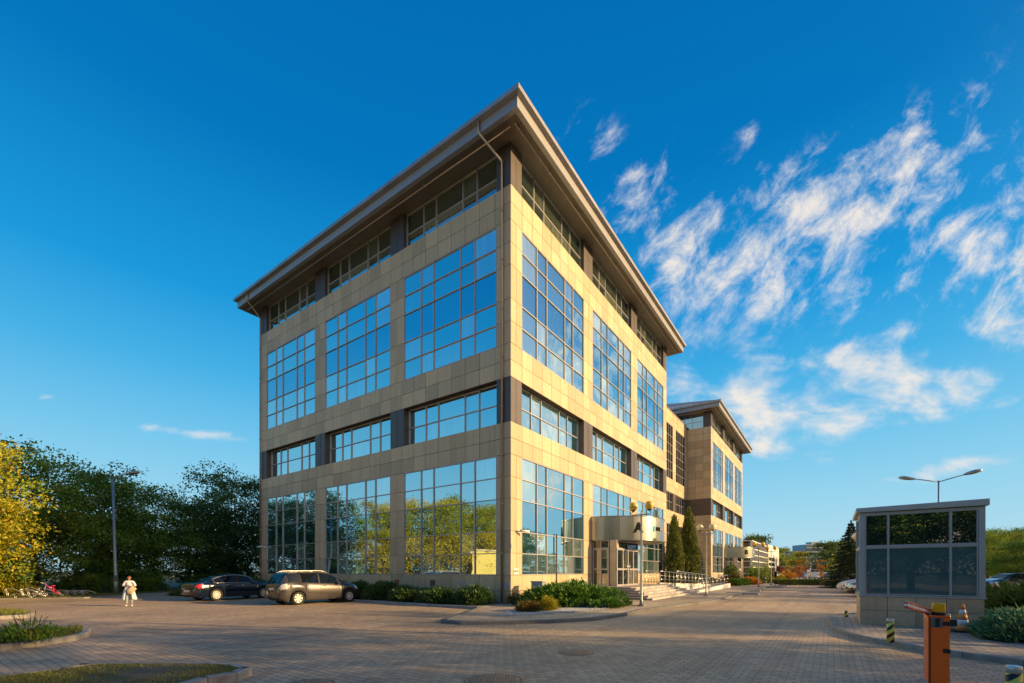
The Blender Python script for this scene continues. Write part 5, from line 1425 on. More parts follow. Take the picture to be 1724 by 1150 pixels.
for k in range(7): pass
# boom stub
e1 = Vector((.05, .24, BH+.035)); pe = Vector((5.36, 6.14, 1.165)) - Vector((5.9, 6.405, 0)); c_, s_ = math.cos(-bz), math.sin(-bz)
e2 = Vector((pe.x*c_-pe.y*s_, pe.x*s_+pe.y*c_, pe.z)); d = (e2-e1); sdv = Vector((-d.y, d.x, 0)).normalized()*.022
mb = MB()
def strip(mb, a0, a1, k, mi=0):
    up = Vector((0, 0, 1)); vs = []
    for q in (e1, e2):
        for sg in (-k, k):
            for h in (a0, a1): vs.append(q + sdv*sg + up*h)
    mb.add(vs, [(0, 1, 3, 2), (4, 6, 7, 5), (0, 4, 5, 1), (2, 3, 7, 6), (1, 5, 7, 3), (0, 2, 6, 4)], mi)
strip(mb, -.042, -.018, 1); strip(mb, .018, .042, 1); bo = mb.build('boom', 'red_paint', bc)
mb = MB(); strip(mb, -.018, .018, .9); mb.build('reflector', 'white_paint', bo)
mb = MB(); strip(mb, .043, .05, .4); mb.build('cover_strip', 'white_paint', bo)

# bollards
def bollard(label, p, h, r=.066):
    t = thing('bollard', label, 'bollard', p, BA, 'black and yellow striped bollards')
    mb = MB(); mb.lathe([(r, 0), (r, h*.86)], 24); mb.build('post', 'bollard_stripes', t)
    mb = MB(); mb.lathe([(r*1.0, h*.86), (r*1.01, h*.985), (r*.9, h), (.001, h)], 24); mb.build('cap', 'silver_paint', t)
    return t
bollard('striped bollard on the booth island kerb, left of the barrier', (8.1, 9.66, .104), .50)
bollard('striped bollard cut by the bottom right corner of the photo', (5.56, 5.0, 0), .575)
bollard('short stub bollard on the far tip of the booth island', (11.1, 15.0, .104), .22, .05)
# cone
cn = thing('traffic_cone', 'worn orange and white traffic cone against the booth plinth', 'traffic cone', (11.28, 11.3, .105), BA+R(10))
mb = MB(); mb.box(-.24, .24, -.24, .24, 0, .045); mb.build('base', 'rubber', cn, bevel=.01)
def cr(z): return .155-.128*(z/.7)
for z0, z1, m_, nm in ((.045, .17, 'cone_orange', 'cone_body'), (.17, .31, 'sign_white', 'white_band'), (.31, .44, 'cone_orange', 'cone_body'), (.44, .56, 'sign_white', 'white_band'), (.56, .70, 'cone_orange', 'cone_body')):
    mb = MB(); mb.lathe([(cr(z0)+.002, z0), (cr(z1)+.001, z1)] + ([(.001, .7)] if z1 >= .7 else []), 24); mb.build(nm, m_, cn)
# little post box next to the cone
pb = thing('meter_post', 'small black box on a thin steel post left of the traffic cone', 'post', (10.72, 11.05, .104), BA)
mb = MB(); mb.tube([(0, 0, 0), (0, 0, .46), (-.1, 0, .5)], .012, 6); mb.build('post', 'steel', pb)
mb = MB(); mb.box(.01, .12, -.05, .05, .18, .33); mb.build('box', 'black_plastic', pb)
# grey service cabinet by the corner
sc_ = thing('service_cabinet', 'grey service cabinet half hidden behind the big juniper', 'cabinet', L2W(.75, .62, .1), BA)
mb = MB(); mb.box(0, .62, 0, .36, 0, 1.0); mb.box(-.03, .65, -.03, .39, 1.0, 1.06); mb.build('body', 'sign_grey', sc_, bevel=.01)
mb = MB(); mb.box(.05, .57, -.012, 0, .06, .93); dr = mb.build('door', 'sign_grey', sc_)
for k in range(4): mb = MB(); mb.box(.15+.08*k, .2+.08*k, -.02, -.012, .86, .89); mb.build('vent', 'black_plastic', dr)

# guard rail on the right
gr = thing('guard_rail', 'low concrete parapet rail with posts right of the booth', 'railing', (27, 23.2, 0), R(12))
mb = MB(); mb.box(-3, 40, -.08, .08, .82, 1.0); mb.build('rail', 'concrete', gr)
for k in range(12): mb = MB(); mb.box(-2.5+1.9*k-.12, -2.5+1.9*k+.12, -.1, .1, 0, .82); mb.build('post', 'concrete', gr)
# mesh fence behind the bike racks
fn = thing('fence', 'dark green mesh fence with thin posts in front of the trees', 'fence', (-29.6, 10, 0), 0)
pts = [(-.6, 18.0), (-.4, 20), (1.0, 22.5), (1.4, 25), (2.0, 27.5), (2.9, 30), (4.4, 32.5), (5.9, 35)]
for x, y in pts: mb = MB(); mb.tube([(x, y, 0), (x, y, 2.0)], .035, 6); mb.build('post', 'green_metal', fn)
mb = MB()
for (x0, y0), (x1, y1) in zip(pts, pts[1:]):
    for z in np.linspace(.1, 1.9, 10): mb.tube([(x0, y0, z), (x1, y1, z)], .004, 3, cap=False)
    for k in range(26): q = k/26; mb.tube([(x0+(x1-x0)*q, y0+(y1-y0)*q, .05), (x0+(x1-x0)*q, y0+(y1-y0)*q, 1.9)], .003, 3, cap=False)
mb.build('mesh', 'green_metal', fn)

# bike racks: bent-tube stands
def rack(label, p, rz, hs):
    t = thing('bike_rack', label, 'bike rack', p, rz, 'bent-tube bike racks by the verge')
    for i, (x, h) in enumerate(hs):
        mb = MB(); 
        for o in (0, .09): mb.tube([(x+o, 0, 0), (x+o-.02, 0, h*.55), (x+o-.16, 0, h*.8), (x+o-.12, .05, h), (x+o+.02, .15, h*.98), (x+o+.28, .5, h*.6), (x+o+.30, .52, 0)], .018, 6)
        mb.build('hoop', 'steel', t)
    mb = MB(); mb.box(-.4, 2.2, -.04, .04, 0, .04); mb.box(-.4, 2.2, .48, .56, 0, .04); mb.build('base_bar', 'steel', t)
    return t
rack('bike rack of bent steel hoops at the left edge, in sunlight', G(12, 1008.5), R(0), [(0, .62), (.45, .3), (.9, .62), (1.35, .3)])
rack('bike rack of bent steel hoops, right of the first one', G(47, 1006.3), R(-4), [(0, .62), (.4, .3), (.8, .6), (1.2, .3)])
rack('low bike rack in the shade beyond the pink bike', G(100, 1004.4), R(0), [(0, .4), (.5, .4), (1, .4), (1.5, .4)])
# pink bike tipped against the rack
bk = thing('bicycle', 'small pink and silver bicycle leaning on the bike rack', 'bicycle', G(78, 1007.5), R(8))
def wheel_(c, r, nm):
    mb = MB(); pts = [(c[0]+r*math.cos(a), c[1], c[2]+r*math.sin(a)) for a in np.linspace(0, 2*math.pi, 25)]
    mb.tube(pts, .022, 6, cap=False); w = mb.build(nm, 'rubber', bk)
    mb = MB()
    for k in range(10): a = k*math.pi/10; mb.tube([(c[0]+r*math.cos(a), c[1], c[2]+r*math.sin(a)), (c[0]-r*math.cos(a), c[1], c[2]-r*math.sin(a))], .003, 3)
    mb.lathe([(.03, -.04), (.03, .04)], 10, c, 'Y'); mb.build('spokes', 'steel', w)
wheel_((.72, 0, .27), .25, 'wheel'); wheel_((-.22, .1, .27), .25, 'wheel')
mb = MB(); mb.tube([(-.1, 0, .88), (.0, 0, .78), (.42, 0, .38), (.72, 0, .27)], .025, 6); mb.tube([(.0, 0, .78), (.36, 0, .66), (.42, 0, .38)], .022, 6); mb.tube([(.36, 0, .66), (.72, 0, .27)], .015, 6); mb.build('frame', 'bike_pink', bk)
mb = MB(); mb.tube([(-.02, 0, .84), (-.22, .1, .27)], .02, 6); mb.tube([(-.1, 0, .88), (.28, 0, .62)], .014, 6); mb.build('fork', 'silver_paint', bk)
mb = MB(); mb.tube([(-.12, -.25, .95), (-.06, 0, .9), (-.12, .25, .95)], .014, 6); mb.build('handlebar', 'silver_paint', bk)
mb = MB(); mb.sphere((.36, 0, .76), .1, 10, 0, (1.3, .7, .35)); mb.build('saddle', 'bike_pink', bk)
# dark litter post far away
tp = thing('post', 'dark slim post at the far end of the yard left of the hedge', 'post', L2W(6.4, 52))
mb = MB(); mb.lathe([(.16, 0), (.16, 1.5), (.2, 1.52), (.2, 1.6), (.001, 1.62)], 10); mb.build('body', 'black_plastic', tp)
# ------------------------------------------------------------------ people
def skin_obj(name, vs, es, rs, mat, parent, root=0, sub=2):
    me = bpy.data.meshes.new(name); me.from_pydata(vs, es, []); me.materials.append(M[mat])
    o = link(bpy.data.objects.new(name, me), parent)
    o.modifiers.new('skin', 'SKIN').use_smooth_shade = True
    s = o.modifiers.new('sub', 'SUBSURF'); s.levels = sub; s.render_levels = sub
    for i, r_ in enumerate(rs):
        sv = me.skin_vertices[0].data[i]; sv.radius = (r_, r_) if not isinstance(r_, tuple) else r_; sv.use_root = (i == root)
    dg = bpy.context.evaluated_depsgraph_get(); m2 = bpy.data.meshes.new_from_object(o.evaluated_get(dg))
    o.modifiers.clear(); o.data = m2; m2.name = name
    m2.materials.clear(); m2.materials.append(M[mat])
    for p in m2.polygons: p.use_smooth = True
    return o
def graph():
    return dict(v=[], e=[], r=[])
def chain(g, start, pts):
    """append a chain of (x, y, z, r) to vertex index start"""
    prev = start
    for x, y, z, r_ in pts:
        g['v'].append((x, y, z)); g['r'].append(r_); i = len(g['v'])-1
        if prev is not None: g['e'].append((prev, i))
        prev = i
    return prev
def person(label, loc, rz, H, pose, hair='hair_brown', top='cloth_white', legs='denim_light', coat=None, shoes='cloth_white', glasses=False, extras=None):
    t = thing('person', label, 'person', loc, rz)
    k = H/1.66; t.scale = (k, k, k)
    g = graph()
    pel = chain(g, None, [(0, 0, .92, (.145, .10))])
    ch = chain(g, pel, [(0, .0, 1.06, (.125, .09)), (0, .0, 1.20, (.135, .095)), (0, .01, 1.33, (.13, .085))])
    nk = chain(g, ch, [(0, .01, 1.41, .055), (0, -.005, 1.455, .05)])
    hd = chain(g, nk, [(0, -.02, 1.51, .066), (0, -.02, 1.57, .082), (0, -.012, 1.62, .066)])
    hmid = hd-1
    chain(g, hmid, [(0, -.09, 1.555, .016)])                      # nose
    for s in (-1, 1): chain(g, hmid, [(s*.08, .0, 1.56, .016)])    # ears
    for s in (-1, 1):
        p = pose['arm'][0 if s < 0 else 1]
        sh = chain(g, ch, [(s*.15, .01, 1.37, .055)])
        wr = chain(g, sh, [(*p[0], .042), ((p[0][0]+p[1][0])/2, (p[0][1]+p[1][1])/2, (p[0][2]+p[1][2])/2, .038), (*p[1], .025)])
        w = Vector(p[1]); d = (w-Vector(p[0])).normalized(); side = d.cross(Vector((0, 0, 1))).normalized()
        palm = chain(g, wr, [(*(w+d*.05), .027)])
        c = w+d*.05
        for q, ln in zip((-1.5, -.5, .5, 1.5), (.055, .068, .065, .05)):
            a = c+side*q*.017+d*.03; chain(g, palm, [(*a, .009), (*(a+d*ln*.55+Vector((0, 0, -.008))), .008), (*(a+d*ln+Vector((0, 0, -.028))), .006)])
        chain(g, palm, [(*(c-d*.01+side*(-s)*.03+Vector((0, 0, .012))), .01), (*(c+d*.03+side*(-s)*.042+Vector((0, 0, .02))), .008)])
        L_ = pose['leg'][0 if s < 0 else 1]
        hp = chain(g, pel, [(s*.085, 0, .86, .088)])
        chain(g, hp, [(*[L_[0][i]*.5+(s*.085, 0, .86)[i]*.5 for i in range(3)], .075), (*L_[0], .052), (*[(L_[0][i]*.6+L_[1][i]*.4) for i in range(3)], .05), (*L_[1], .034), (L_[1][0]+.01*s, L_[1][1]-.06, .04, .034), (L_[1][0]+.02*s, L_[1][1]-.15, .03, .026)])
    skin_obj('body', g['v'], g['e'], g['r'], 'skin', t)
    # trousers
    g = graph(); pel = chain(g, None, [(0, 0, .93, (.155, .115))]); chain(g, pel, [(0, 0, 1.02, (.14, .10))])
    for s in (-1, 1):
        L_ = pose['leg'][0 if s < 0 else 1]
        chain(g, pel, [(s*.088, 0, .86, .098), (*[L_[0][i]*.5+(s*.088, 0, .86)[i]*.5 for i in range(3)], .085), (*L_[0], .064), (*[(L_[0][i]*.5+L_[1][i]*.5) for i in range(3)], .056), (L_[1][0], L_[1][1], L_[1][2]+.06, .046)])
    skin_obj('trousers', g['v'], g['e'], g['r'], legs, t)
    # top with sleeves
    g = graph(); b = chain(g, None, [(0, 0, 1.2, (.155, .115))]); c = chain(g, b, [(0, .01, 1.34, (.145, .10)), (0, .012, 1.40, (.075, .06))])
    chain(g, b, [(0, 0, 1.06, (.15, .115)), (0, 0, .95, (.165, .125)), (0, 0, .9, (.165, .125))])
    for s in (-1, 1):
        p = pose['arm'][0 if s < 0 else 1]; e = Vector(p[0]); w = Vector(p[1]); f = pose.get('sleeve', .3)
        chain(g, c-1, [(s*.155, .01, 1.365, .068), (*((Vector((s*.155, .01, 1.365))+e)/2), .066), (*e, .062), (*(e+(w-e)*f), .052)])
    skin_obj('shirt', g['v'], g['e'], g['r'], top, t)
    # hair
    mb = MB(); n, m = 16, 9; vs = []
    for i in range(m):
        ph = math.pi*.5 - (math.pi*.98)*i/(m-1)*.78
        for j in range(n):
            th = 2*math.pi*j/n; fr = math.cos(th+math.pi/2)   # front = -y
            drop = 1.0
            r_ = .097*math.cos(ph) if ph > -1.2 else .03
            y = r_*math.sin(th)*1.08 - .008; x = r_*math.cos(th)*.98; z = 1.585+.085*math.sin(ph)
            if math.sin(th) < -.25 and ph < .35: z = 1.585+.085*math.sin(.35); y = max(y, -.086)
            vs.append((x, y, z))
    mb.add(vs, [(i*n+j, i*n+(j+1) % n, (i+1)*n+(j+1) % n, (i+1)*n+j) for i in range(m-1) for j in range(n)], 0, True); mb.build('hair', hair, t)
    for s in (-1, 1):
        L_ = pose['leg'][0 if s < 0 else 1]; mb = MB(); mb.sphere((L_[1][0]+.012*s, L_[1][1]-.055, .04), .05, 12, 0, (.95, 2.4, .85)); mb.build('shoe', shoes, t)
    if glasses:
        mb = MB()
        for s in (-1, 1): mb.sphere((s*.032, -.092, 1.565), .024, 10, 0, (1, .3, .8)); mb.tube([(s*.05, -.088, 1.57), (s*.083, -.01, 1.57)], .004, 4)
        mb.tube([(-.02, -.095, 1.57), (.02, -.095, 1.57)], .004, 4); mb.build('sunglasses', 'black_plastic', t)
    else:
        for s in (-1, 1): mb = MB(); mb.sphere((s*.03, -.092, 1.565), .009, 8); mb.build('eye', 'black_plastic', t)
    mb = MB(); mb.sphere((0, -.088, 1.512), .016, 8, 0, (1.3, .4, .4)); mb.build('mouth', 'red_paint', t)
    if coat:
        mb = MB(); n, m = 22, 10; vs = []
        for i in range(m):
            f = i/(m-1); z = 1.10 - f*.74
            for j in range(n):
                th = R(-62) + R(304)*j/(n-1)                  # open at the front (-y)
                a = th
                rr = (.17+.17*f)*(1+.05*math.sin(j*2.1+f*3)); ry = (.125+.10*f)*(1+.06*math.sin(j*2.6))
                vs.append((rr*math.cos(a)*1.0, ry*math.sin(a)+.01, z + .02*math.sin(j*1.7)*f))
        mb.add(vs, [(i*n+j, i*n+j+1, (i+1)*n+j+1, (i+1)*n+j) for i in range(m-1) for j in range(n-1)], 0, True)
        o = mb.build('coat_skirt', coat, t); sm = o.modifiers.new('s', 'SOLIDIFY'); sm.thickness = .008
    return t
LEG = [((-.1, -.02, .48), (-.105, .0, .09)), ((.1, -.03, .48), (.12, -.01, .09))]
wpos = G(217.5, 1020.6); wang = math.atan2(wpos.x, wpos.y)
wm = person('woman in long white open shirt and pale jeans looking down at her phone', wpos, 0, 1.40,
    dict(arm=[((-.27, .02, 1.12), (-.08, -.23, 1.11)), ((.27, .02, 1.12), (.10, -.23, 1.12))], leg=LEG, sleeve=.35), coat='cloth_white', glasses=True)
wm.rotation_euler = (0, 0, -wang*-.0 + R(28))
ph = tag(MB().obox((-.005, -.30, 1.16), .13, .075, .012, (R(-25), 0, R(6))).build('phone', 'black_plastic'), 'dark phone held in the woman\'s hands', 'phone')
ph.location = wm.location; ph.rotation_euler = wm.rotation_euler; ph.scale = wm.scale
# cream jacket hanging from her arm
mb = MB(); n, m = 16, 12; vs = []
for i in range(m):
    f = i/(m-1); z = 1.10 - .42*f; w_ = .05+.13*math.sin(min(1, f*1.25)*math.pi*.8)
    for j in range(n):
        a = 2*math.pi*j/n; q = 1+.22*math.sin(3*a+f*5)+.12*math.sin(7*a)
        vs.append((.13+w_*math.cos(a)*q + .03*math.sin(f*6), -.18+w_*.55*math.sin(a)*q, z+.02*math.cos(2*a)))
mb.add(vs, [(i*n+j, i*n+(j+1) % n, (i+1)*n+(j+1) % n, (i+1)*n+j) for i in range(m-1) for j in range(n)] + [tuple(range(n)), tuple((m-1)*n+j for j in range(n))], 0, True)
jk = tag(mb.build('jacket', 'cloth_cream'), 'crumpled cream jacket hanging over the woman\'s arm', 'jacket'); jk.location = wm.location; jk.rotation_euler = wm.rotation_euler; jk.scale = wm.scale
WALK = [((-.1, -.12, .49), (-.1, -.12, .09)), ((.1, .02, .48), (.1, .22, .13))]
person('distant pedestrian in a blue jacket walking towards the white van', (46.6, 72, 0), R(200), 1.8, dict(arm=[((-.24, .05, 1.12), (-.22, -.1, .9)), ((.24, .0, 1.12), (.24, .1, .88))], leg=WALK, sleeve=.9), top='cloth_blue', legs='cloth_blue', shoes='cloth_dark')
person('distant pedestrian in dark brown clothes beside the orange young tree', (51.5, 75, 0), R(20), 1.75, dict(arm=[((-.24, .05, 1.12), (-.22, -.1, .9)), ((.24, .0, 1.12), (.24, .1, .88))], leg=WALK, sleeve=.9), top='cloth_brown', legs='cloth_dark', shoes='cloth_dark')

# ------------------------------------------------------------------ trees
TREES = {}
def tree(kind, mat, label, x, y, h, r, rz=None, group=None, name='broadleaf_tree'):
    key = (kind, mat)
    if key not in TREES:
        cfg = {'lush1': (101, .06, 230, 95, .175, .10, .42), 'lush2': (202, .04, 190, 85, .20, .16, .42), 'airy': (303, .12, 130, 60, .22, .24, .34), 'far': (404, .12, 110, 38, .42, .05, .55), 'slim': (505, .12, 60, 40, .2, .05, .3)}[kind]
        s, lo, ncl, per, lf, top, spread = cfg
        d = broadleaf(s, 10.0, 3.6, lo, ncl, per, lf, top, spread)
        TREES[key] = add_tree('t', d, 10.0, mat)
    cm, tm = TREES[key]
    t = thing(name, label, 'tree', (x, y, 0), random.uniform(0, 6.28) if rz is None else rz, group)
    t.scale = (r/3.6, r/3.6, h/10.0)
    link(bpy.data.objects.new('crown', cm), t); link(bpy.data.objects.new('trunk', tm), t)
    return t
gl_ = 'trees along the left verge'
for kind, mat, x, y, h, r, lb in [
    ('lush1', 'leaf_yellow', -31.2, 25.2, 8.9, 3.5, 'sunlit golden-yellow tree at the left edge of the photo, above the bike racks'),
    ('lush2', 'leaf_green', -32.2, 30.5, 8.6, 3.8, 'green tree in shade just right of the golden tree'),
    ('lush1', 'leaf_green', -31.4, 34.5, 8.6, 3.6, 'shaded green tree with a tall pointed shoot, left of the street lamp'),
    ('lush2', 'leaf_green', -29.8, 37.5, 7.9, 3.4, 'shaded olive tree directly behind the street lamp'),
    ('lush1', 'leaf_dark', -28.3, 40.5, 7.5, 3.3, 'lower dark tree between the street lamp and the black sedan'),
    ('lush2', 'leaf_dark', -27.2, 44.5, 9.9, 3.6, 'tall dark tree above the black sedan'),
    ('lush1', 'leaf_dark', -24.4, 47.5, 10.6, 3.6, 'tall dark tree touching the shaded corner of the block')]:
    tree(kind, mat, lb, x, y, h, r, group=gl_)
for kind, mat, x, y, h, r, lb in [
    ('airy', 'leaf_green', -37.5, 33, 9.6, 4.2, 'taller thin tree rising behind the golden and green trees'),
    ('airy', 'leaf_dark', -36, 41, 9.2, 4.2, 'airy tree showing its tips behind the street lamp'),
    ('airy', 'leaf_dark', -32.5, 50, 11.0, 4.4, 'airy tree with feathery shoots behind the dark trees'),
    ('airy', 'leaf_dark', -26.5, 54, 12.4, 4.2, 'airy tree nearest the block in the back row')]:
    tree(kind, mat, lb, x, y, h, r, group='trees in the second row on the left')
for x, y, h, r, mat in [(-31.6, 18.5, 9.3, 3.6, 'leaf_yellow'), (-33.6, 14.2, 8.8, 3.6, 'leaf_yellow'), (-38.5, 11, 9.5, 4, 'leaf_yellow'), (-37.5, 22, 9.5, 4.2, 'leaf_yellow'), (-39, 4, 9.8, 4.4, 'leaf_yellow'), (-37, -3, 10, 4, 'leaf_yellow'), (-44, 15, 11, 4, 'leaf_green')]:
    tree('lush2' if x < -34 else 'lush1', mat, 'yellowing tree out of frame on the left, mirrored in the shaded facade', x, y, h, r, group='trees out of frame on the left')
# behind the camera (mirrored in the booth glazing)
for i, (x, y) in enumerate([(-3, -13), (2.5, -15), (-8, -12), (-14, -14), (8, -17), (-.5, -19), (-20, -14), (-6, -18), (-11.5, -20), (4.5, -21)]):
    tree('lush1' if i % 2 else 'lush2', 'leaf_green', 'tree behind the camera, mirrored in the booth windows', x, y, 10.5+i % 3, 4.2, group='trees behind the camera')
# right of the frame: their shadows streak the yard, their tops show in the sunlit windows
for x, y, h, r, k in [(22, -1.6, 12.5, 3.8, 'lush1'), (23.5, 3.0, 11.6, 3.2, 'lush2'), (24, -8, 9.5, 3.6, 'lush2'), (30, 7.6, 8.0, 2.6, 'airy'), (31, 11.6, 7.4, 2.4, 'lush1'), (17, -10, 9, 3.5, 'lush1'),
                      (38.5, 19.6, 7.6, 2.4, 'airy'), (42, 23.8, 9.2, 2.8, 'lush2'), (46, 28, 9.4, 2.6, 'airy'), (50, 32.5, 9.2, 3.0, 'lush1'), (55, 36.5, 9.6, 3, 'lush2'), (61, 41.5, 10, 3.2, 'airy'), (67, 48, 10, 3.6, 'lush1'), (54, 4, 15.5, 2.0, 'airy'), (64, -1.5, 17.5, 2.2, 'airy'), (73, 36, 10, 4, 'lush2'), (80, 45, 10.5, 4.2, 'lush1'), (88, 52, 11, 4.4, 'lush2')]:
    tree(k, 'leaf_lime', 'tree out of frame on the right whose shadow falls across the yard', x, y, h, r, group='trees out of frame on the right')
# right background
for x, y, h, r, mat, lb in [(59.5, 56.5, 6.2, 3.0, 'leaf_lime', 'lit yellow-green tree directly right of the booth'), (66.5, 60, 6.4, 3.4, 'leaf_lime', 'second yellow-green tree behind the parked cars at the right edge'),
                        (52, 46.4, 4.6, 2.6, 'leaf_green', 'dark low spreading tree at the right edge of the photo'), (82, 74, 8.4, 4.5, 'leaf_green', 'tree far behind the yellow-green pair right of the booth'), (98, 90, 9, 5, 'leaf_green', 'far dark tree at the right horizon')]:
    tree('lush1', mat, lb, x, y, h, r, group='trees right of the booth')
for x, y, h, r, mat, lb in [(82, 116, 9.0, 5.0, 'leaf_dark', 'large dark tree on the horizon right of the tall flats'), (90, 122, 9.6, 5.5, 'leaf_green', 'rounded dark tree on the horizon, left of the spruce top'), (97, 128, 8.8, 5.5, 'leaf_dark', 'dark horizon tree directly behind the spruce'), (107, 134, 9.4, 6, 'leaf_dark', 'horizon tree hidden behind the booth'),
                        (80, 134, 8.4, 3.4, 'leaf_lime', 'lit yellow-green tree right of the white hall'), (86.5, 136, 7.4, 3.0, 'leaf_gold', 'smaller golden tree left of the tall flats'), (76, 140, 12.6, 4.6, 'leaf_dark', 'dark tree rising behind the low glass building'), (72, 136, 12.0, 3.5, 'leaf_dark', 'dark tree close beside the end of block B on the skyline'), (118, 150, 9, 7, 'leaf_dark', 'far tree on the horizon behind the booth')]:
    tree('far', mat, lb, x, y, h, r, group='distant trees on the horizon')
for px, Yv, h, r, mat, lb in [(1381, 68, 3.4, .75, 'leaf_orange', 'thin young tree with orange leaves beyond the hedge'), (1398, 70, 3.7, .7, 'leaf_lime', 'thin green young tree right of the orange one'), (1408, 72, 3.5, .7, 'leaf_gold', 'thin yellow-green young tree nearest the spruce'), (1346, 66, 3.3, .8, 'leaf_orange', 'young orange-tinted tree in front of the brick building'), (1327, 62, 3.3, .7, 'leaf_gold', 'spindly yellowing young tree in front of the glass hall'), (1287, 60, 3.6, .9, 'leaf_lime', 'slim lime-green tree before the low glass building')]:
    tree('slim', mat, lb, (px-CX)/FPX*Yv, Yv, h, r, group='young trees beyond the hedge')

# conifers
def conifer(name, label, x, y, h, r, mat, tiers, n, L, droop, seed, z0=.1, group=None, tall=False):
    global rng
    rng = np.random.default_rng(seed)
    P, D, T = [], [], []
    if tall:      # columnar: upright plume-like sprays with an uneven outline
        m = n//26
        for i in range(m):
            f = rng.random()**.85; a = rng.random()*2*math.pi
            prof = min(1, (1-f)*1.7)**.75*min(1, .75+f*2)
            rad = r*prof*(.72+.36*rng.random())*(1+.12*math.sin(a*3+f*9))
            c = np.array([rad*math.cos(a), rad*math.sin(a), z0+f*(h-z0)*.97])
            tn = np.clip(.5+.3*rng.normal(), 0, 1)
            q = c + rng.normal(size=(26, 3))*np.array([.07, .07, .13])
            P.append(q); d = np.array([math.cos(a)*.35, math.sin(a)*.35, 1.0]) + rng.normal(size=(26, 3))*.28; D.append(d); T.append(np.full(26, tn))
        q = np.stack([rng.normal(size=60)*.04, rng.normal(size=60)*.04, h*(.94+.07*rng.random(60))], 1); P.append(q); D.append(np.tile([0, 0, 1.], (60, 1))+rng.normal(size=(60, 3))*.2); T.append(np.full(60, .6))
    else:
        for k in range(tiers):
            f = (k+.3*rng.random())/tiers; z = z0+(h-z0)*f; R_ = r*(1-f)**.9
            nb = max(5, int(13*(1-f)+5))
            for b in range(nb):
                a = 2*math.pi*(b+rng.random()*.8)/nb; ln = R_*(.75+.4*rng.random()); m = max(8, int(n/(tiers*nb)*(.4+1.2*(1-f))))
                s = rng.random(m)**.6; w = (1-s)*.25*ln+.06
                off = rng.normal(size=m)*w*.5
                c = np.stack([s*ln*math.cos(a)-off*math.sin(a), s*ln*math.sin(a)+off*math.cos(a), z - droop*s**1.3*ln + .12*ln*s**4 + rng.normal(size=m)*.035], 1)
                P.append(c); d = np.stack([np.full(m, math.cos(a)), np.full(m, math.sin(a)), np.full(m, -.35)], 1)+rng.normal(size=(m, 3))*.5; D.append(d); T.append(np.clip(.15+.55*s+.15*rng.normal(), 0, 1)*np.ones(m))
        m = 80; P.append(np.stack([rng.normal(size=m)*.03, rng.normal(size=m)*.03, h*(.93+.09*rng.random(m))], 1)); D.append(np.tile([0, 0, 1.], (m, 1))+rng.normal(size=(m, 3))*.4); T.append(np.full(m, .4))
    P, D, T = np.concatenate(P), np.concatenate(D), np.concatenate(T)
    P[:, 2] = np.maximum(P[:, 2], .04)
    Ln = L*(.6+.8*rng.random(len(P)))
    t = thing(name, label, 'tree', (x, y, 0), 0, group)
    link(bpy.data.objects.new('crown', leaf_mesh('crown', P, D, Ln, Ln*.3, T, [mat])), t)
    mb = MB()
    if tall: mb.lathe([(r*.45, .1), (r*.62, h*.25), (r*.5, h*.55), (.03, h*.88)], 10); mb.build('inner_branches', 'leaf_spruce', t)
    mb = MB(); mb.tube([(0, 0, -.1), (0, 0, h*.5), (0, 0, h*.93)], [.11 if not tall else .07, .06, .01], 7); mb.build('trunk', 'bark', t)
    return t
a = L2W(.95, 24.1); conifer('cypress', 'left and lower of the two columnar thujas beside the ramp', a.x, a.y, 6.5, .66, 'leaf_cypress', 0, 15000, .2, 0, 61, tall=True)
a = L2W(1.5, 26.9); conifer('cypress', 'right and taller of the two columnar thujas beside the ramp', a.x, a.y, 7.5, .80, 'leaf_cypress', 0, 20000, .2, 0, 62, tall=True)
a = L2W(1.5, 31.3); conifer('blue_spruce', 'small blue spruce between the thujas and block B', a.x, a.y, 3.6, 1.0, 'leaf_spruce_blue', 14, 6000, .12, .25, 63)
conifer('spruce', 'large dark spruce left of the guard booth beyond the white cars', 32.9, 43.8, 6.4, 2.5, 'leaf_spruce', 26, 26000, .17, .38, 64)

# ------------------------------------------------------------------ shrubs
BED = 'junipers along the shaded facade'
for i, (x, y, rx, ry, h, lb) in enumerate([
    (-1.1, -1.35, 1.2, 1.15, .85, 'spreading dark juniper in the bed, next to the corner downpipe'), (-3.1, -1.5, 1.35, 1.15, .72, 'second spreading juniper from the corner downpipe'),
    (-5.1, -1.4, 1.35, 1.2, .80, 'third spreading juniper from the corner downpipe'), (-7.3, -1.3, 1.4, 1.2, .95, 'fourth, taller spreading juniper from the corner downpipe'),
    (-9.4, -1.45, 1.4, 1.15, .88, 'fifth spreading juniper from the corner downpipe, below the second bay'), (-11.6, -1.4, 1.4, 1.2, .98, 'sixth juniper, just right of the bronze car bonnet'),
    (-13.8, -1.3, 1.3, 1.1, .85, 'seventh juniper, behind the bonnet of the bronze car'), (-22.6, -1.2, 1.3, 1.2, 1.1, 'juniper at the far end of the shaded facade behind the bronze car')]):
    shrub('juniper', lb, 'juniper', L2W(x, y, .1), i*1.3, 70+i, rx, ry, h, 'leaf_juniper_dark', 11000, .15, .8, 10, BED)
shrub('juniper', 'big bright green spreading juniper before the sunlit corner', 'juniper', (2.75, 20.15, .1), .4, 81, 2.15, 1.8, 1.12, 'leaf_juniper', 30000, .15, .7, 16)
shrub('juniper', 'low green tip of juniper right of the big corner one', 'juniper', G(1022, 1023, .1), .4, 82, .75, .6, .35, 'leaf_juniper', 4000, .13, .6, 6)
shrub('shrub', 'small russet bush on the gravel, left of two', 'shrub', G(889, 1029.5, .1), 0, 83, .52, .42, .42, 'leaf_russet', 5000, .08, .9, 7)
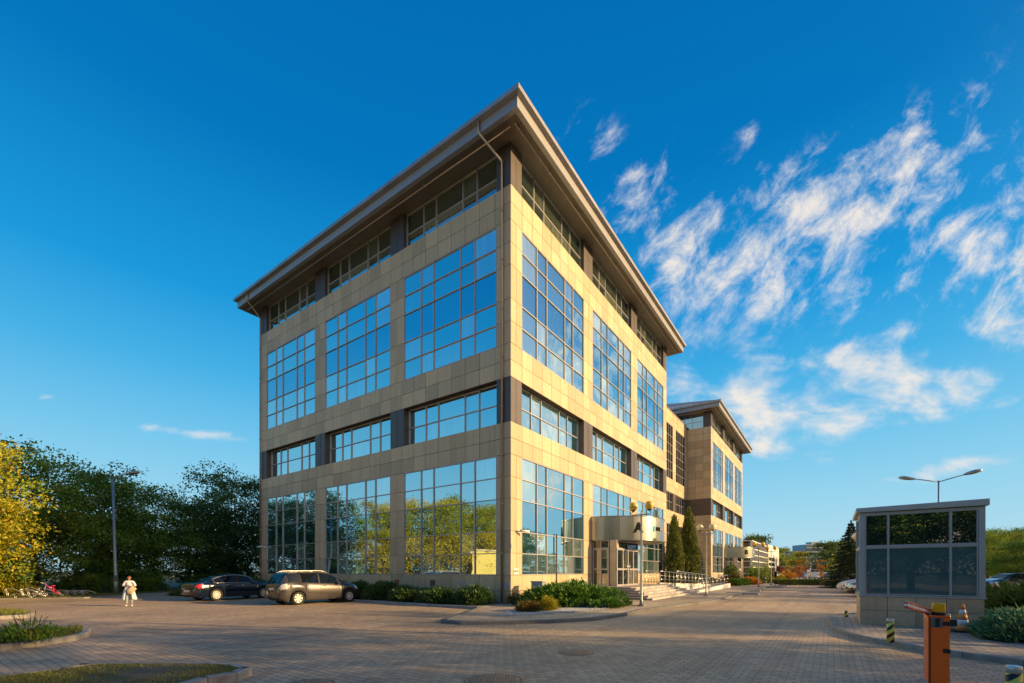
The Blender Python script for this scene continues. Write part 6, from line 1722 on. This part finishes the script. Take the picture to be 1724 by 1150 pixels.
shrub('shrub', 'small round olive bush on the gravel, right of two', 'shrub', G(920, 1027, .1), 0, 84, .42, .4, .55, 'leaf_gold', 5000, .08, .9, 6)
shrub('shrub', 'thin brownish bush by the corner downpipe', 'shrub', L2W(.75, -.5, .1), 0, 85, .5, .4, .6, 'leaf_russet', 1800, .09, 1.2, 6)
shrub('juniper', 'low juniper in the shade at the left of the black sedan', 'juniper', G(318, 1003), 0, 86, 1.3, .8, .42, 'leaf_juniper_dark', 5000, .14, .7, 7)
shrub('juniper', 'feathery blue-green juniper at the right edge beside the cone', 'juniper', (11.9, 10.15, .1), .3, 87, 1.45, 1.15, .62, 'leaf_juniper_blue', 26000, .13, .55, 12)
shrub('juniper', 'blue-green juniper spilling to the kerb at the right edge', 'juniper', (12.0, 8.75, .1), .9, 88, 1.05, .85, .45, 'leaf_juniper_blue', 14000, .12, .5, 9)
for i, (x, y, r_, h, lb) in enumerate([(14.9, 12.6, 1.0, 1.25, 'dark leafy bush directly right of the booth plinth'), (16.6, 14.2, 1.5, 1.35, 'dark bush behind the blue-green juniper below the rail'), (18.7, 13.7, 1.6, 1.5, 'tall dark bush at the right edge below the rail'), (15.3, 10.9, 1.1, 1.05, 'dark green bush at the right edge above the juniper')]):
    shrub('shrub', lb, 'shrub', (x, y, .1), i, 90+i, r_, r_, h, 'leaf_dark', 12000, .15, .9, 10, 'dark bushes right of the booth')
for i, (lx, ly, rx, ry, h, mat, lb) in enumerate([
    (2.7, 41.0, 1.05, 1.05, 2.75, 'leaf_dark', 'tall round dark bush below the left end of canopy B'), (1.6, 32.8, 1.1, 1.1, 1.35, 'leaf_gold', 'bright yellow bush behind the far end of the ramp'),
    (3.0, 34.5, .9, .9, .9, 'leaf_russet', 'russet bush beyond the ramp end'), (4.2, 36.5, 1.3, 1.1, .85, 'leaf_juniper', 'bright green low bush by the walkway beyond the ramp'),
    (3.6, 38.8, 1.1, 1.1, 1.35, 'leaf_russet', 'orange-brown bush below the tall round dark bush'), (4.9, 41.5, 1.3, 1.0, .9, 'leaf_orange', 'orange tinted bush before the steps of block B'),
    (4.6, 44.6, 1.5, 1.1, .8, 'leaf_juniper_dark', 'low dark juniper at the foot of the steps of block B'), (4.4, 47.2, 1.4, 1.1, .8, 'leaf_juniper_dark', 'second low dark juniper at the steps of block B'),
    (3.6, 62.0, 1.4, 1.4, 2.7, 'leaf_green', 'tall rounded willow-like bush right of the steps of block B'), (4.2, 65.5, 1.6, 1.6, 2.2, 'leaf_russet', 'brownish bush beyond the steps of block B'), (6.0, 64.0, 1.5, 1.3, .8, 'leaf_juniper', 'low green bush behind the farthest globe lamp'),
    (2.0, 68, 1.5, 1.5, 3.4, 'leaf_green', 'tall green bush in front of the low glass building'), (3.0, 74, 1.6, 1.6, 3.0, 'leaf_dark', 'dark bush at the foot of the low glass building')]):
    shrub('shrub', lb, 'shrub', L2W(lx, ly, .09), i, 110+i, rx, ry, h, mat, 7000, .16, .9, 9, 'shrubs along the sunlit side')
for i, (px, Yv, r_, h, mat, lb) in enumerate([(1316, 58, 1.0, 1.3, 'leaf_gold', 'yellow-orange bush left of the white pickup'), (1326, 60, 1.2, 1.9, 'leaf_orange', 'bright orange bush in front of the white pickup'), (1306, 60, 1.0, 1.0, 'leaf_gold', 'low golden bush right of the farthest lamp post')]):
    shrub('shrub', lb, 'shrub', ((px-CX)/FPX*Yv, Yv, 0), i, 140+i, r_, r_, h, mat, 5000, .14, 1.0, 8, 'autumn bushes beyond the hedge')
for i, (x, y, rx, h, mat, lb) in enumerate([(36.6, 50.5, 2.4, .8, 'leaf_russet', 'low dark red-brown hedge bush left of the spruce'), (40.5, 49, 2.2, .9, 'leaf_russet', 'low brown hedge bush under the spruce')]):
    shrub('shrub', lb, 'shrub', (x, y, 0), 0, 150+i, rx, 1.0, h, mat, 5000, .14, .9, 9)
# clipped hedge closing the yard
rng = np.random.default_rng(160); n = 16000
P = np.stack([rng.uniform(-3.6, 3.6, n), rng.uniform(-.5, .5, n), rng.random(n)**.5*.68], 1); D = rng.normal(size=(n, 3))+np.array([0, 0, .5])
hg = thing('hedge', 'low clipped dark hedge closing the far end of the yard', 'hedge', (34.6, 53, 0), R(-3))
link(bpy.data.objects.new('foliage', leaf_mesh('foliage', P, D, .1, .07, np.clip(P[:, 2]/.7, 0, 1), ['leaf_dark'])), hg)
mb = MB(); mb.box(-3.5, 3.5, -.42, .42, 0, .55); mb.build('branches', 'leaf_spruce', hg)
# undergrowth filling the foot of the left trees
shrub('shrub', 'low golden bush behind the bike racks at the left edge', 'shrub', (-31.9, 28.6, .0), 0, 171, 2.5, 1.1, 1.5, 'leaf_gold', 9000, .15, .9, 10)
for i, (x, y, rx, ry, h, lb) in enumerate([(-30.4, 32.5, 2.4, 1.6, 1.7, 'dark undergrowth bush behind the pink bicycle'), (-28.6, 35.5, 2.2, 1.6, 1.5, 'dark undergrowth bush left of the street lamp foot'), (-26.6, 40.5, 2.4, 1.8, 1.7, 'dark undergrowth bush right of the street lamp foot'), (-22.6, 46, 2.6, 1.8, 2.2, 'dark undergrowth bush behind the black sedan'), (-31, 21, 1.6, 2.2, 1.3, 'golden undergrowth bush out of frame on the left')]):
    shrub('shrub', lb, 'shrub', (x, y, 0), 0, 180+i, rx, ry, h, 'leaf_green' if i < 4 else 'leaf_gold', 9000, .17, .9, 10, 'undergrowth along the left verge')
for i, (x, y, rx, ry, h, lb) in enumerate([(-38, 32, 4, 3, 3.4, 'tall thicket deep behind the golden tree'), (-35.5, 40, 4, 3, 3.4, 'tall thicket deep behind the street lamp'), (-31.5, 49, 4, 3, 3.8, 'tall thicket deep behind the black sedan'), (-25, 53, 4, 2.5, 4.2, 'tall thicket beside the shaded corner of the block'), (-42, 24, 3, 4, 3.4, 'tall thicket out of frame on the left')]):
    shrub('shrub', lb, 'shrub', (x, y, 0), 0, 190+i, rx, ry, h, 'leaf_dark', 12000, .26, .9, 12, 'thickets behind the left trees')
# verge grass
r = np.random.default_rng(9); vp = [(-29.3, 26.2), (-27, 26.9), (-25.5, 27.2), (-25.6, 33), (-25, 38.2), (-21.4, 42.2), (-19, 46), (-26, 46), (-33, 34), (-36, 26)]
grass('grass', vp, .04, 'rough shaded grass on the verge under the left trees', 14000, .12, 8, .5)
